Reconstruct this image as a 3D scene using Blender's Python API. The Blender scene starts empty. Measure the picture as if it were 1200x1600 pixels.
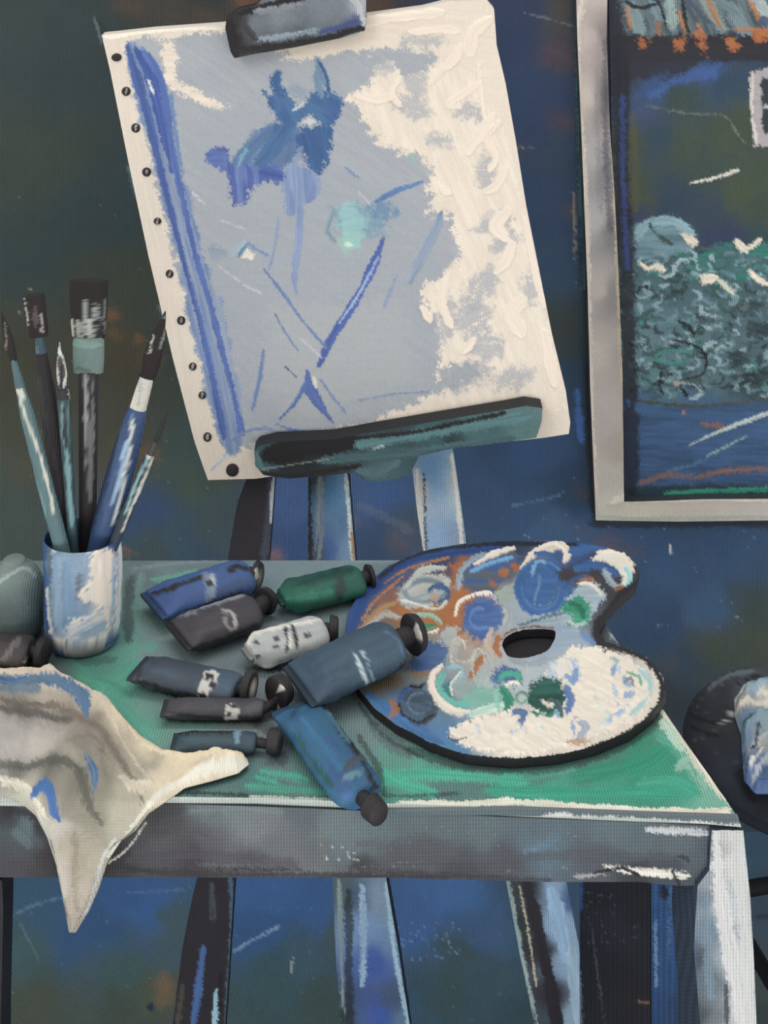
import bpy, math, random
import numpy as np
random.seed(7)
C = bpy.context.scene.collection
F, HY, EYE = 2000.0, -150.0, 1.4955     # focal length in px, horizon row, eye height in m
TBL = 0.75                              # table top height
WALL = 2.063                            # distance of the wall

# ---------------------------------------------------------------- geometry helpers
def W(px, py, d):
    """point seen at photo position px,py at distance d"""
    px = np.asarray(px, float); py = np.asarray(py, float); d = np.asarray(d, float) + 0*px
    return np.stack([(px-600)*d/F, d, EYE-(py-HY)*d/F], -1)
def PROJ(v):
    return 600+F*v[:, 0]/v[:, 1], HY+F*(EYE-v[:, 2])/v[:, 1]
def on_level(z):                        # horizontal plane
    return lambda x, y: F*(EYE-z)/(np.asarray(y, float)-HY) + 0*np.asarray(x, float)
def on_lean(d0, z0, k):                 # plane leaning back by k metre per metre of height
    return lambda x, y: (d0+k*(EYE-z0))/(1+k*(np.asarray(y, float)-HY)/F) + 0*np.asarray(x, float)
def on_front(off=0.0):                  # the vertical plane of the table's front edge
    m = -0.052
    return lambda x, y: (1.0449-m*0.2873)/(1-m*(np.asarray(x, float)-600)/F) - off + 0*np.asarray(y, float)

def lin(c):
    c = np.asarray(c, float)/255.0
    return np.where(c <= .04045, c/12.92, ((c+.055)/1.055)**2.4)

# ---------------------------------------------------------------- noise
def _h(ix, iy, s):
    n = (ix.astype(np.int64)*374761393 + iy.astype(np.int64)*668265263 + s*144269) & 0xffffffff
    n = ((n ^ (n >> 13))*1274126177) & 0xffffffff
    return ((n ^ (n >> 16)) & 0xffff)/65535.0
def vn(x, y, s=0):
    x = np.asarray(x, float); y = np.asarray(y, float)
    ix = np.floor(x); iy = np.floor(y); fx = x-ix; fy = y-iy
    fx = fx*fx*(3-2*fx); fy = fy*fy*(3-2*fy)
    a = _h(ix, iy, s); b = _h(ix+1, iy, s); c = _h(ix, iy+1, s); d = _h(ix+1, iy+1, s)
    return (a*(1-fx)+b*fx)*(1-fy)+(c*(1-fx)+d*fx)*fy
def fbm(x, y, s=0, o=3):
    t = 0; a = 1; n = 0
    for k in range(o):
        t = t+a*vn(x*2**k, y*2**k, s+k*17); n += a; a *= .5
    return t/n
def sst(t):
    t = np.clip(t, 0, 1); return t*t*(3-2*t)

# ---------------------------------------------------------------- painted surfaces
def resample(pts, n=8):
    p = np.array(pts, float)
    if len(p) < 3: return p
    q = np.vstack([2*p[0]-p[1], p, 2*p[-1]-p[-2]]); out = []
    for i in range(1, len(q)-2):
        for t in np.linspace(0, 1, n, endpoint=False):
            out.append(.5*((2*q[i])+(-q[i-1]+q[i+1])*t+(2*q[i-1]-5*q[i]+4*q[i+1]-q[i+2])*t*t+(-q[i-1]+3*q[i]-3*q[i+1]+q[i+2])*t**3))
    out.append(q[-2]); return np.array(out)
def inside(x, y, P):
    r = np.zeros(x.shape, bool); n = len(P)
    for i in range(n):
        x0, y0 = P[i]; x1, y1 = P[(i+1) % n]
        if y0 == y1: continue
        k = ((y0 > y) != (y1 > y)) & (x < (x1-x0)*(y-y0)/(y1-y0)+x0)
        r ^= k
    return r
def nearest(x, y, P, closed=True):
    n = len(P); bd = np.full(x.shape, 1e18); bx = x.copy(); by = y.copy()
    for i in range(n if closed else n-1):
        a = P[i]; b = P[(i+1) % n]; e = b-a; L = max(e@e, 1e-9)
        t = np.clip(((x-a[0])*e[0]+(y-a[1])*e[1])/L, 0, 1)
        qx = a[0]+t*e[0]; qy = a[1]+t*e[1]; dd = (x-qx)**2+(y-qy)**2
        k = dd < bd; bd = np.where(k, dd, bd); bx = np.where(k, qx, bx); by = np.where(k, qy, by)
    return np.sqrt(bd), bx, by

class Paint:
    """pigment laid on the vertices of one surface (col: linear rgb, h: thickness of the paint)"""
    seed = 0
    def __init__(s, x, y, base):
        s.x = x; s.y = y; s.col = np.tile(lin(base), (len(x), 1)); s.h = np.zeros(len(x))
    def rgba(s):
        return np.concatenate([s.col, np.clip(1.05-s.h*.55, .12, 1)[:, None]], 1)
    def _put(s, k, c, a):
        s.col[k] = s.col[k]*(1-a[:, None]) + c*a[:, None]
    def field(s, cps, p=3.5, warp=18, ws=45, var=.1):
        Paint.seed += 1; q = Paint.seed
        x = s.x+warp*2*(fbm(s.x/ws, s.y/ws, q)-.5); y = s.y+warp*2*(fbm(s.x/ws, s.y/ws, q+50)-.5)
        num = 0; den = 0
        for cx, cy, c in cps:
            w = 1/(((x-cx)**2+(y-cy)**2)/1e3+.25)**(p/2)
            num = num+w[:, None]*lin(c); den = den+w
        s.col = num/den[:, None]
        s.mottle(var)
    def mottle(s, var=.1, sc=9):
        Paint.seed += 1; q = Paint.seed
        n = .6*fbm(s.x/sc/3, s.y/sc/3, q)+.4*fbm(s.x/2.3, s.y/2.3, q+9, 2)
        s.col *= (1+var*2*(n-.5))[:, None]*1.0
    def stroke(s, pts, w, col, a=1., edge=3., dry=.3, var=.25, col2=None, h=.5, fade=(0, 0), n=8):
        Paint.seed += 1; q = Paint.seed
        pts = [p[:2] for p in pts]; P = resample(pts, n)
        ws = np.interp(np.linspace(0, 1, len(P)), np.linspace(0, 1, len(w)), w) if hasattr(w, '__len__') else np.full(len(P), float(w))
        m = ws.max()/2+edge+2
        k = np.where((s.x > P[:, 0].min()-m) & (s.x < P[:, 0].max()+m) & (s.y > P[:, 1].min()-m) & (s.y < P[:, 1].max()+m))[0]
        if not len(k): return
        x = s.x[k]; y = s.y[k]
        bd = np.full(len(k), 1e9); sd = np.zeros(len(k)); al = np.zeros(len(k)); wd = np.ones(len(k)); acc = 0
        for i in range(len(P)-1):
            A = P[i]; e = P[i+1]-A; L = max(np.hypot(*e), 1e-6)
            t = np.clip(((x-A[0])*e[0]+(y-A[1])*e[1])/L/L, 0, 1)
            dx = x-A[0]-t*e[0]; dy = y-A[1]-t*e[1]; dd = np.hypot(dx, dy); u = dd < bd
            bd = np.where(u, dd, bd); sd = np.where(u, (dx*e[1]-dy*e[0])/L, sd)
            al = np.where(u, acc+t*L, al); wd = np.where(u, ws[i]*(1-t)+ws[i+1]*t, wd); acc += L
        tp = np.clip(np.minimum(al, max(acc, 1)-al)/np.maximum(wd*1.3, 4), 0, 1)
        half = wd/2*(1+.38*(fbm(al/17, sd*0+q, q)-.5)*2)*(.62+.38*np.sqrt(tp))
        sd = sd+1.5*(fbm(al/25, sd*0+q, q+2)-.5)
        nz = (fbm(x/2.6, y/2.6, q+3, 2)-.5)*2; gr = (vn(x/1.6, y/1.9, q+7)-.5)*2
        m = sst((half-bd+(nz*.5+gr*.75)*min(edge, 5))/(edge*.8)+.5)
        br = fbm(sd/2.6+50, al/60, q+5, 2); br2 = fbm(sd/4.+90, al/110, q+8, 2)
        al_n = al/max(acc, 1)
        dr = dry*(.35+.65*al_n)
        cover = sst((br*.65+.35*(nz*.5+.5)-dr*.8+.12)/.16)
        m = m*np.where(dry > 0, np.clip(cover, 0, 1), 1)
        if fade[0]: m = m*sst(al_n/fade[0])
        if fade[1]: m = m*sst((1-al_n)/fade[1])
        c = lin(col)
        if col2 is not None:
            tt = sst((br2-.5)*3+.5)[:, None]; c = c*(1-tt)+lin(col2)*tt
        c = c*(1+var*2*(br-.5))[:, None]
        s._put(k, c, m*a)
        s.h[k] = s.h[k]*(1-m*a*.5)+m*a*h*(.55+.9*(br-.3)+.5*np.exp(-((half-bd-2)/2.)**2))
    def poly(s, pts, col, a=1., soft=3., rag=3., var=.12, col2=None, h=.4, smooth=False, ang=0., dry=0., sc=1.):
        Paint.seed += 1; q = Paint.seed
        P = np.array(pts, float)
        if smooth:
            R = resample(np.vstack([P, P[:1]]), 6); P = R[:-1]
        m0 = soft+rag+3
        k = np.where((s.x > P[:, 0].min()-m0) & (s.x < P[:, 0].max()+m0) & (s.y > P[:, 1].min()-m0) & (s.y < P[:, 1].max()+m0))[0]
        if not len(k): return
        x = s.x[k]; y = s.y[k]; d, _, _ = nearest(x, y, P); d = np.where(inside(x, y, P), d, -d)
        nz = (fbm(x/9, y/9, q, 3)-.5)*2.4; n2 = (vn(x/1.6, y/1.9, q+3)-.5)*2
        m = sst((d+nz*rag+n2*min(rag*1.1, 6))/soft+.5)
        ca, sa = math.cos(ang), math.sin(ang)
        br = fbm((-x*sa+y*ca)/3.2/sc, (x*ca+y*sa)/45/sc, q+5, 3)
        if dry: m = m*sst((br*.6+.4*(n2*.5+.5)-dry*.8+.12)/.16)
        c = lin(col)
        if col2 is not None:
            tt = sst((fbm((-x*sa+y*ca)/9/sc, (x*ca+y*sa)/50/sc, q+15, 3)-.5)*3.5+.5)[:, None]; c = c*(1-tt)+lin(col2)*tt
        c = c*(1+var*2*(br-.5))[:, None]
        s._put(k, c, m*a)
        s.h[k] = s.h[k]*(1-m*a*.5)+m*a*h*(.5+.9*(br-.3)+.6*np.exp(-((d-2)/2.2)**2))
    def oval(s, cx, cy, rx, ry, col, ang=0., **kw):
        t = np.linspace(0, 2*math.pi, 18, endpoint=False); c, n = math.cos(ang), math.sin(ang)
        s.poly([(cx+rx*math.cos(u)*c-ry*math.sin(u)*n, cy+rx*math.cos(u)*n+ry*math.sin(u)*c) for u in t], col, ang=ang, **kw)
    def speckle(s, box, col, n, r=(1, 2.5), a=.6, seed=1):
        rnd = random.Random(seed)
        for _ in range(n):
            x = rnd.uniform(box[0], box[2]); y = rnd.uniform(box[1], box[3])
            s.oval(x, y, rnd.uniform(*r)*1.6, rnd.uniform(*r), col, rnd.uniform(0, 3), soft=2, rag=.5, a=a, h=.1)

# ---------------------------------------------------------------- materials
def material(name, period=.0035, weave=.14, bump=.5, rough=.6, spec=.3, fine=400., coat=0.):
    m = bpy.data.materials.new(name); m.use_nodes = True; nt = m.node_tree; N = nt.nodes; L = nt.links
    b = N['Principled BSDF']; b.inputs['Roughness'].default_value = rough; b.inputs['Specular IOR Level'].default_value = spec
    at = N.new('ShaderNodeAttribute'); at.attribute_name = 'pigment'
    geo = N.new('ShaderNodeTexCoord'); sep = N.new('ShaderNodeSeparateXYZ'); L.new(geo.outputs['Object'], sep.inputs[0])
    def mth(op, a, c=None, v=None):
        n = N.new('ShaderNodeMath'); n.operation = op
        L.new(a, n.inputs[0])
        if c is not None: L.new(c, n.inputs[1])
        if v is not None: n.inputs[1].default_value = v
        return n.outputs[0]
    nz = N.new('ShaderNodeTexNoise'); nz.inputs['Scale'].default_value = fine*.25; nz.inputs['Detail'].default_value = 3
    L.new(geo.outputs['Object'], nz.inputs['Vector'])
    wob = mth('MULTIPLY', nz.outputs['Fac'], v=2.2)
    yz = mth('ADD', sep.outputs['Y'], sep.outputs['Z'])
    k = 2*math.pi/period/.68; ky = k*.75
    sx = mth('SINE', mth('ADD', mth('MULTIPLY', sep.outputs['X'], v=k), wob))
    sy = mth('SINE', mth('ADD', mth('MULTIPLY', yz, v=ky), wob))
    pr = mth('MULTIPLY', sx, sy)
    hh = mth('ADD', mth('MULTIPLY', pr, v=.45), mth('MULTIPLY', sx, v=.55))      # plain weave, warp threads prouder
    n2 = N.new('ShaderNodeTexNoise'); n2.inputs['Scale'].default_value = fine; n2.inputs['Detail'].default_value = 4
    L.new(geo.outputs['Object'], n2.inputs['Vector'])
    thin = at.outputs['Alpha']                                                     # thick paint buries the threads
    wv = mth('MULTIPLY', mth('ADD', mth('MULTIPLY', hh, v=weave*2), mth('MULTIPLY', n2.outputs['Fac'], v=weave*2)), thin)
    fac = mth('ADD', mth('SUBTRACT', wv, mth('MULTIPLY', thin, v=weave)), v=1.)
    mx = N.new('ShaderNodeVectorMath'); mx.operation = 'SCALE'; L.new(at.outputs['Color'], mx.inputs[0]); L.new(fac, mx.inputs['Scale'])
    L.new(mx.outputs[0], b.inputs['Base Color'])
    bp = N.new('ShaderNodeBump'); bp.inputs['Strength'].default_value = bump; bp.inputs['Distance'].default_value = .0006
    L.new(mth('MULTIPLY', mth('ADD', hh, mth('MULTIPLY', n2.outputs['Fac'], v=1.)), thin), bp.inputs['Height']); L.new(bp.outputs[0], b.inputs['Normal'])
    if coat: b.inputs['Coat Weight'].default_value = coat; b.inputs['Coat Roughness'].default_value = .3
    return m
M_WALL = material('painted_wall', .0046, .30)
M_FLOOR = material('painted_floor', .0042, .30)
M_TABLE = material('painted_tabletop', .0036, .16)
M_WOOD = material('painted_wood', .0032, .16)
M_EASEL = material('painted_easel_wood', .0035, .18)
M_CANVAS = material('primed_canvas', .0034, .10, rough=.55)
M_PICT = material('picture_canvas', .0045, .24)
M_FRAME = material('frame_wood', .0045, .09)
M_THICK = material('thick_oil_paint', .0028, .09, rough=.4, spec=.4)
M_TUBE = material('tube_metal_paint', .0027, .12, rough=.45, spec=.4)
M_CLOTH = material('rag_linen', .0028, .08, rough=.8)
M_POT = material('glazed_pot', .003, .08, rough=.4)
M_BRUSH = material('lacquered_brush', .0028, .10, rough=.45)
M_HAIR = material('bristle_hair', .002, .12, rough=.7)

# ---------------------------------------------------------------- objects
def tag(o, label=None, cat=None, group=None, kind=None):
    if label: o['label'] = label
    if cat: o['category'] = cat
    if group: o['group'] = group
    if kind: o['kind'] = kind
    return o
def empty(name, loc=(0, 0, 0)):
    o = bpy.data.objects.new(name, None); o.location = loc; o.empty_display_size = .05; C.objects.link(o); return o
def link(name, V, Fc, col, mat, parent=None, smooth=True, fix=False):
    """V world coordinates; the object's origin goes to the foot of its bounding box"""
    V = np.asarray(V, float)
    org = np.array([V[:, 0].mean(), V[:, 1].mean(), V[:, 2].min()])
    me = bpy.data.meshes.new(name)
    Fc = [np.asarray(f) for f in Fc if len(f)]
    nl = sum(f.size for f in Fc); np_ = sum(len(f) for f in Fc)
    me.vertices.add(len(V)); me.vertices.foreach_set('co', (V-org).astype(np.float32).ravel())
    me.loops.add(nl); me.loops.foreach_set('vertex_index', np.concatenate([f.ravel() for f in Fc]).astype(np.int32))
    st = []; a = 0
    for f in Fc:
        st.append(a+np.arange(len(f))*f.shape[1]); a += f.size
    me.polygons.add(np_); me.polygons.foreach_set('loop_start', np.concatenate(st).astype(np.int32))
    me.update(calc_edges=True); me.validate()
    me.polygons.foreach_set('use_smooth', np.full(len(me.polygons), smooth, bool))
    col = np.array(col, float); lum = (col[:, :3]@np.array([.3, .5, .2]))[:, None]       # the tubes this painter used are greyer and less violet
    col[:, :3] = col[:, :3]*.93+lum*.07; col[:, 2] = col[:, 2]*.93+col[:, 1]*.06; col[:, 1] *= 1.03
    ca = me.color_attributes.new('pigment', 'FLOAT_COLOR', 'POINT')
    cc = np.ones((len(V), 4), np.float32); cc[:, :3] = np.clip(col[:, :3], 0, .95)
    if col.shape[1] > 3: cc[:, 3] = col[:, 3]
    ca.data.foreach_set('color', cc.ravel())
    me.materials.append(mat)
    if fix:
        import bmesh
        bm = bmesh.new(); bm.from_mesh(me); bmesh.ops.recalc_face_normals(bm, faces=bm.faces); bm.to_mesh(me); bm.free()
    o = bpy.data.objects.new(name, me); C.objects.link(o)
    if parent is not None:
        o.parent = parent; o.location = tuple(org-np.array(parent['_w'] if '_w' in parent else parent.location))
        o['_w'] = tuple(org)
    else:
        o.location = tuple(org); o['_w'] = tuple(org)
    return o

def relief(name, poly, df, thick, base, painter=None, mat=None, parent=None, step=2.2, holes=(), rim=None,
           smooth=False, up=None, hs=.0005, extra=None, stepx=None):
    """slab: the outline poly (photo px) laid on the plane df, thickness vector thick, painted by painter(Paint)"""
    P = np.array(poly, float)
    if smooth: P = resample(np.vstack([P, P[:1]]), 6)[:-1]
    sx = stepx or step
    x0, y0 = P.min(0)-step; x1, y1 = P.max(0)+step
    nx = int((x1-x0)/sx)+2; ny = int((y1-y0)/step)+2
    gx = x0+np.arange(nx)*sx; gy = y0+np.arange(ny)*step
    cx, cy = np.meshgrid(gx[:-1]+sx/2, gy[:-1]+step/2)
    ins = inside(cx, cy, P)
    H = [resample(np.vstack([h, h[:1]]), 6)[:-1] for h in [np.array(h, float) for h in holes]]
    for h in H: ins &= ~inside(cx, cy, h)
    J, I = np.nonzero(ins)
    q = np.stack([J*nx+I, (J+1)*nx+I, (J+1)*nx+I+1, J*nx+I+1], 1)
    used, inv = np.unique(q, return_inverse=True); q = inv.reshape(q.shape)
    vx = gx[used % nx]; vy = gy[used//nx]
    # boundary edges
    E = np.concatenate([q[:, [0, 1]], q[:, [1, 2]], q[:, [2, 3]], q[:, [3, 0]]])
    key = np.sort(E, 1); key = key[:, 0]*len(used)+key[:, 1]
    _, first, cnt = np.unique(key, return_index=True, return_counts=True)
    B = E[first[cnt == 1]]
    bv = np.unique(B)
    bdist = np.full(len(bv), 1e9); nxp = vx[bv].copy(); nyp = vy[bv].copy()
    for R in [P]+H:
        dd, qx, qy = nearest(vx[bv], vy[bv], R); k = dd < bdist
        bdist = np.where(k, dd, bdist); nxp = np.where(k, qx, nxp); nyp = np.where(k, qy, nyp)
    vx[bv] = nxp; vy[bv] = nyp
    pt = Paint(vx, vy, base)
    if painter: painter(pt)
    d = df(vx, vy); V = W(vx, vy, d)
    upv = np.array(up if up is not None else (0, -1, 0), float)
    V = V+upv[None]*(pt.h*hs)[:, None]
    if extra is not None: V = V+extra(vx, vy)
    n = len(V); th = np.array(thick, float)
    Vb = V+th[None]
    m = {v: i for i, v in enumerate(bv)}
    idx = np.zeros(n, int); idx[bv] = np.arange(len(bv)); nb = len(bv)
    Vs = np.concatenate([V[bv], Vb[bv]])
    a, b = B[:, 0], B[:, 1]
    side = np.stack([b, a, a, b], 1); o2 = 2*n
    side = np.stack([o2+idx[b], o2+idx[a], o2+nb+idx[a], o2+nb+idx[b]], 1)
    rc = lin(rim if rim is not None else base)
    col = np.concatenate([pt.rgba(), np.tile(np.append(rc, 1.), (n+2*nb, 1))])
    VV = np.concatenate([V, Vb, Vs])
    return link(name, VV, [q, q[:, ::-1]+n, side], col, mat or M_WOOD, parent)

def rings(name, R, base, painter=None, mat=None, parent=None, cap=(True, True), hs=.0004):
    """R: array (n rings, m points, 3) -> skinned closed tube, painted through its own surface points"""
    n, m, _ = R.shape; V = R.reshape(-1, 3)
    i = np.arange(n-1)[:, None]; j = np.arange(m)[None]; j2 = (j+1) % m
    q = np.stack([(i*m+j), (i*m+j2), ((i+1)*m+j2), ((i+1)*m+j)], -1).reshape(-1, 4)
    fs = [q]; extra = []
    if cap[0]:
        extra.append(R[0].mean(0)); c = n*m+len(extra)-1; jj = np.arange(m)
        fs.append(np.stack([np.full(m, c), (jj+1) % m, jj], 1))
    if cap[1]:
        extra.append(R[-1].mean(0)); c = n*m+len(extra)-1; jj = np.arange(m)
        fs.append(np.stack([np.full(m, c), (n-1)*m+jj, (n-1)*m+(jj+1) % m], 1))
    if extra: V = np.concatenate([V, np.array(extra)])
    x, y = PROJ(V); pt = Paint(x, y, base)
    if painter: painter(pt)
    # outward displacement of the paint layer
    cen = np.repeat(R.mean(1), m, 0); nrm = V[:n*m]-cen; nrm /= np.linalg.norm(nrm, axis=1)[:, None]+1e-9
    V[:n*m] += nrm*(pt.h[:n*m]*hs)[:, None]
    return link(name, V, fs, pt.rgba(), mat or M_WOOD, parent, fix=True)

def rod(name, A, B, ra, rb=None, base=(60, 60, 60), n=40, m=20, prof=None, flat=None, **kw):
    """round bar from A to B; prof(t)->radius factor; flat=(axis, factor) squashes the section"""
    A = np.array(A, float); B = np.array(B, float); ax = B-A; L = np.linalg.norm(ax); ax /= L
    u = np.cross(ax, (0, 1, 0)); u /= np.linalg.norm(u); v = np.cross(ax, u)
    if rb is None: rb = ra
    t = np.linspace(0, 1, n); r = ra+(rb-ra)*t
    if prof is not None: r = r*np.array([prof(q) for q in t])
    fl = flat if flat is not None else 1.
    if callable(fl): fl = np.array([fl(q) for q in t])
    ph = np.linspace(0, 2*math.pi, m, endpoint=False)
    R = (A+ax*(t*L)[:, None])[:, None, :]+u*(np.cos(ph)[None]*r[:, None])[..., None]+v*(np.sin(ph)[None]*(r*fl)[:, None])[..., None]
    return rings(name, R, base, **kw)

# ================================================================ THE ROOM
DK = (50, 62, 64); OL = (60, 62, 52); NV = (44, 64, 98); BL = (48, 74, 118); TL = (40, 66, 84); GN = (52, 66, 60)
def grid_plane(name, xs, ys, df, painter, base, mat, up, hs=.0004, gain=1.):
    X, Y = np.meshgrid(xs, ys); nx = len(xs); x = X.ravel(); y = Y.ravel()
    pt = Paint(x, y, base); painter(pt)
    pt.col *= np.asarray(gain(x, y) if callable(gain) else gain).reshape(-1, 1); V = W(x, y, df(x, y))+np.array(up)[None]*(pt.h*hs)[:, None]
    i = np.arange(len(ys)-1)[:, None]; j = np.arange(nx-1)[None]
    q = np.stack([i*nx+j, (i+1)*nx+j, (i+1)*nx+j+1, i*nx+j+1], -1).reshape(-1, 4)
    return tag(link(name, V, [q], pt.rgba(), mat), kind='structure')

def p_wall(S):
    S.field([(30, 30, DK), (100, 120, (48, 60, 64)), (60, 250, (54, 64, 58)), (150, 330, (44, 60, 66)), (60, 400, (46, 62, 64)), (180, 440, (56, 62, 54)),
             (20, 560, (60, 62, 50)), (180, 560, (66, 62, 48)), (250, 560, (52, 62, 56)), (60, 700, OL), (200, 700, (62, 62, 50)), (270, 720, (50, 66, 64)),
             (20, 820, (50, 60, 58)), (230, 800, (42, 60, 92)), (300, 760, GN), (300, 860, (44, 62, 78)), (340, 820, (50, 64, 70)), (240, 870, (46, 60, 66)),
             (450, 780, (52, 76, 120)), (470, 860, (44, 66, 108)), (600, 780, (52, 78, 122)), (600, 850, (46, 62, 92)), (640, 840, (58, 70, 90)),
             (760, 760, (46, 68, 102)), (780, 720, (40, 64, 96)), (840, 700, (44, 70, 108)), (900, 760, (38, 58, 84)), (880, 840, (56, 80, 116)), (960, 840, (52, 76, 112)),
             (1060, 900, (54, 78, 114)), (1150, 870, (50, 74, 108)), (1100, 960, (58, 84, 118)), (1030, 980, (46, 66, 96)), (1180, 960, (54, 66, 66)),
             (1060, 1040, (50, 66, 84)), (1110, 1020, (60, 68, 62)), (1180, 1010, (62, 68, 60)), (1050, 1080, (48, 56, 62)), (1160, 1290, (48, 62, 76)),
             (800, 60, (42, 58, 92)), (840, 160, (44, 62, 96)), (860, 300, (46, 66, 100)), (880, 420, (48, 72, 104)), (850, 480, (50, 64, 66)), (885, 520, (54, 62, 64)),
             (880, 600, (42, 64, 92)), (880, 20, (70, 66, 66)), (820, 20, (46, 58, 88)), (880, 250, (46, 66, 90)), (300, 20, (48, 58, 60)), (500, -20, (60, 54, 50)),
             (1100, 1240, (48, 62, 80)), (200, 1250, NV)], p=3.6, warp=22, ws=60, var=.13)
    # warm ground showing through and soft dark edges
    for x, y, r, c, a in [(200, 10, 22, (110, 76, 52), .5), (265, 20, 40, (104, 76, 56), .45), (390, 5, 26, (150, 92, 52), .7), (330, 35, 24, (112, 80, 58), .6), (580, 8, 30, (120, 86, 64), .6),
                          (175, 490, 10, (150, 96, 50), .5), (178, 522, 10, (120, 84, 50), .5), (237, 560, 16, (112, 72, 46), .6), (218, 530, 8, (140, 92, 52), .7), (236, 710, 14, (122, 80, 52), .6),
                          (870, 90, 24, (104, 70, 60), .6), (880, 190, 22, (100, 68, 60), .55), (808, 230, 14, (84, 66, 62), .5), (895, 330, 14, (104, 76, 66), .5), (915, 770, 16, (88, 66, 60), .6), (908, 830, 12, (80, 64, 62), .4),
                          (425, 870, 14, (140, 94, 50), .7), (545, 815, 12, (120, 92, 74), .5), (620, 850, 16, (96, 74, 56), .5), (950, 856, 22, (112, 78, 62), .6), (990, 862, 12, (98, 72, 62), .5), (200, 862, 8, (116, 78, 44), .7),
                          (1040, 1040, 18, (86, 74, 56), .4), (1100, 1000, 26, (78, 76, 60), .4)]:
        S.oval(x, y, r*1.1, r*.8, c, .3, a=a*.6, soft=r*1.8, rag=6, h=.02, var=.3, dry=.3)
    S.stroke([(152, 30), (185, 90), (215, 220), (260, 400), (300, 560), (330, 740)], 12, (40, 50, 54), a=.7, edge=6, dry=.2)
    S.stroke([(250, 480), (285, 560), (300, 640), (330, 745)], 9, (82, 112, 124), a=.7, edge=5, dry=.6)
    S.stroke([(200, 260), (215, 310)], 7, (96, 122, 128), a=.6, edge=4, dry=.6)
    S.stroke([(148, 28), (160, 70)], 4, (120, 135, 138), a=.5, edge=2, dry=.6)
    S.stroke([(330, 752), (420, 750)], 9, (60, 60, 56), a=.6, edge=5)
    S.stroke([(905, -20), (912, 120), (915, 300), (918, 520), (925, 700), (935, 815)], 26, (38, 58, 70), a=.75, edge=12, dry=.1)
    S.stroke([(903, 0), (905, 120), (910, 300), (915, 450)], 9, (70, 106, 112), a=.8, edge=4, dry=.45)
    S.stroke([(896, 300), (900, 420), (906, 470)], 4, (150, 140, 124), a=.7, edge=2, dry=.75)
    S.stroke([(925, 560), (922, 650), (928, 760), (934, 812)], 16, (38, 40, 48), a=.85, edge=6, dry=.2)
    S.stroke([(902, 610), (904, 650), (908, 690)], 12, (60, 94, 158), a=.9, edge=4, dry=.2)
    S.stroke([(925, 818), (1000, 819), (1100, 817), (1230, 818)], 14, (42, 46, 54), a=.85, edge=7, dry=.2)
    S.stroke([(820, 20), (860, 30), (900, 42)], 2, (120, 130, 140), a=.5, dry=.3, edge=1.5)
    S.stroke([(805, 230), (835, 230)], 2, (150, 160, 170), a=.6, dry=.2, edge=1.5)
    S.stroke([(800, 790), (860, 778), (880, 770)], 3, (96, 122, 156), a=.4, dry=.4)
    S.stroke([(1047, 850), (1049, 866)], 3, (200, 205, 205), a=.9, dry=.1, edge=1.5)
    S.stroke([(560, 790), (610, 812), (640, 830)], 14, (106, 108, 116), a=.25, dry=.3, edge=6)
    S.speckle((700, 700, 1180, 1000), (140, 160, 185), 60, (.6, 1.2), .5, 3)
    S.speckle((0, 100, 330, 860), (120, 120, 110), 40, (.6, 1.2), .4, 5)
    S.speckle((20, 440, 60, 500), (170, 140, 105), 5, (1, 2), .7, 6)
xs = np.concatenate([np.arange(-900, -60, 14), np.arange(-60, 1260, 3.2), np.arange(1260, 2100, 14)])
ys = np.concatenate([np.arange(-700, -60, 14), np.arange(-60, 1296, 3.2)])
ys = np.append(ys, (EYE)*F/WALL+HY)
grid_plane('wall_back', xs, ys, lambda x, y: WALL+0*x, p_wall, NV, M_WALL, (0, -1, 0), gain=lambda x, y: 1.08+.72*sst((y-560)/300.))  # lower wall colour is brightened to offset the table's shade

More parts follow.
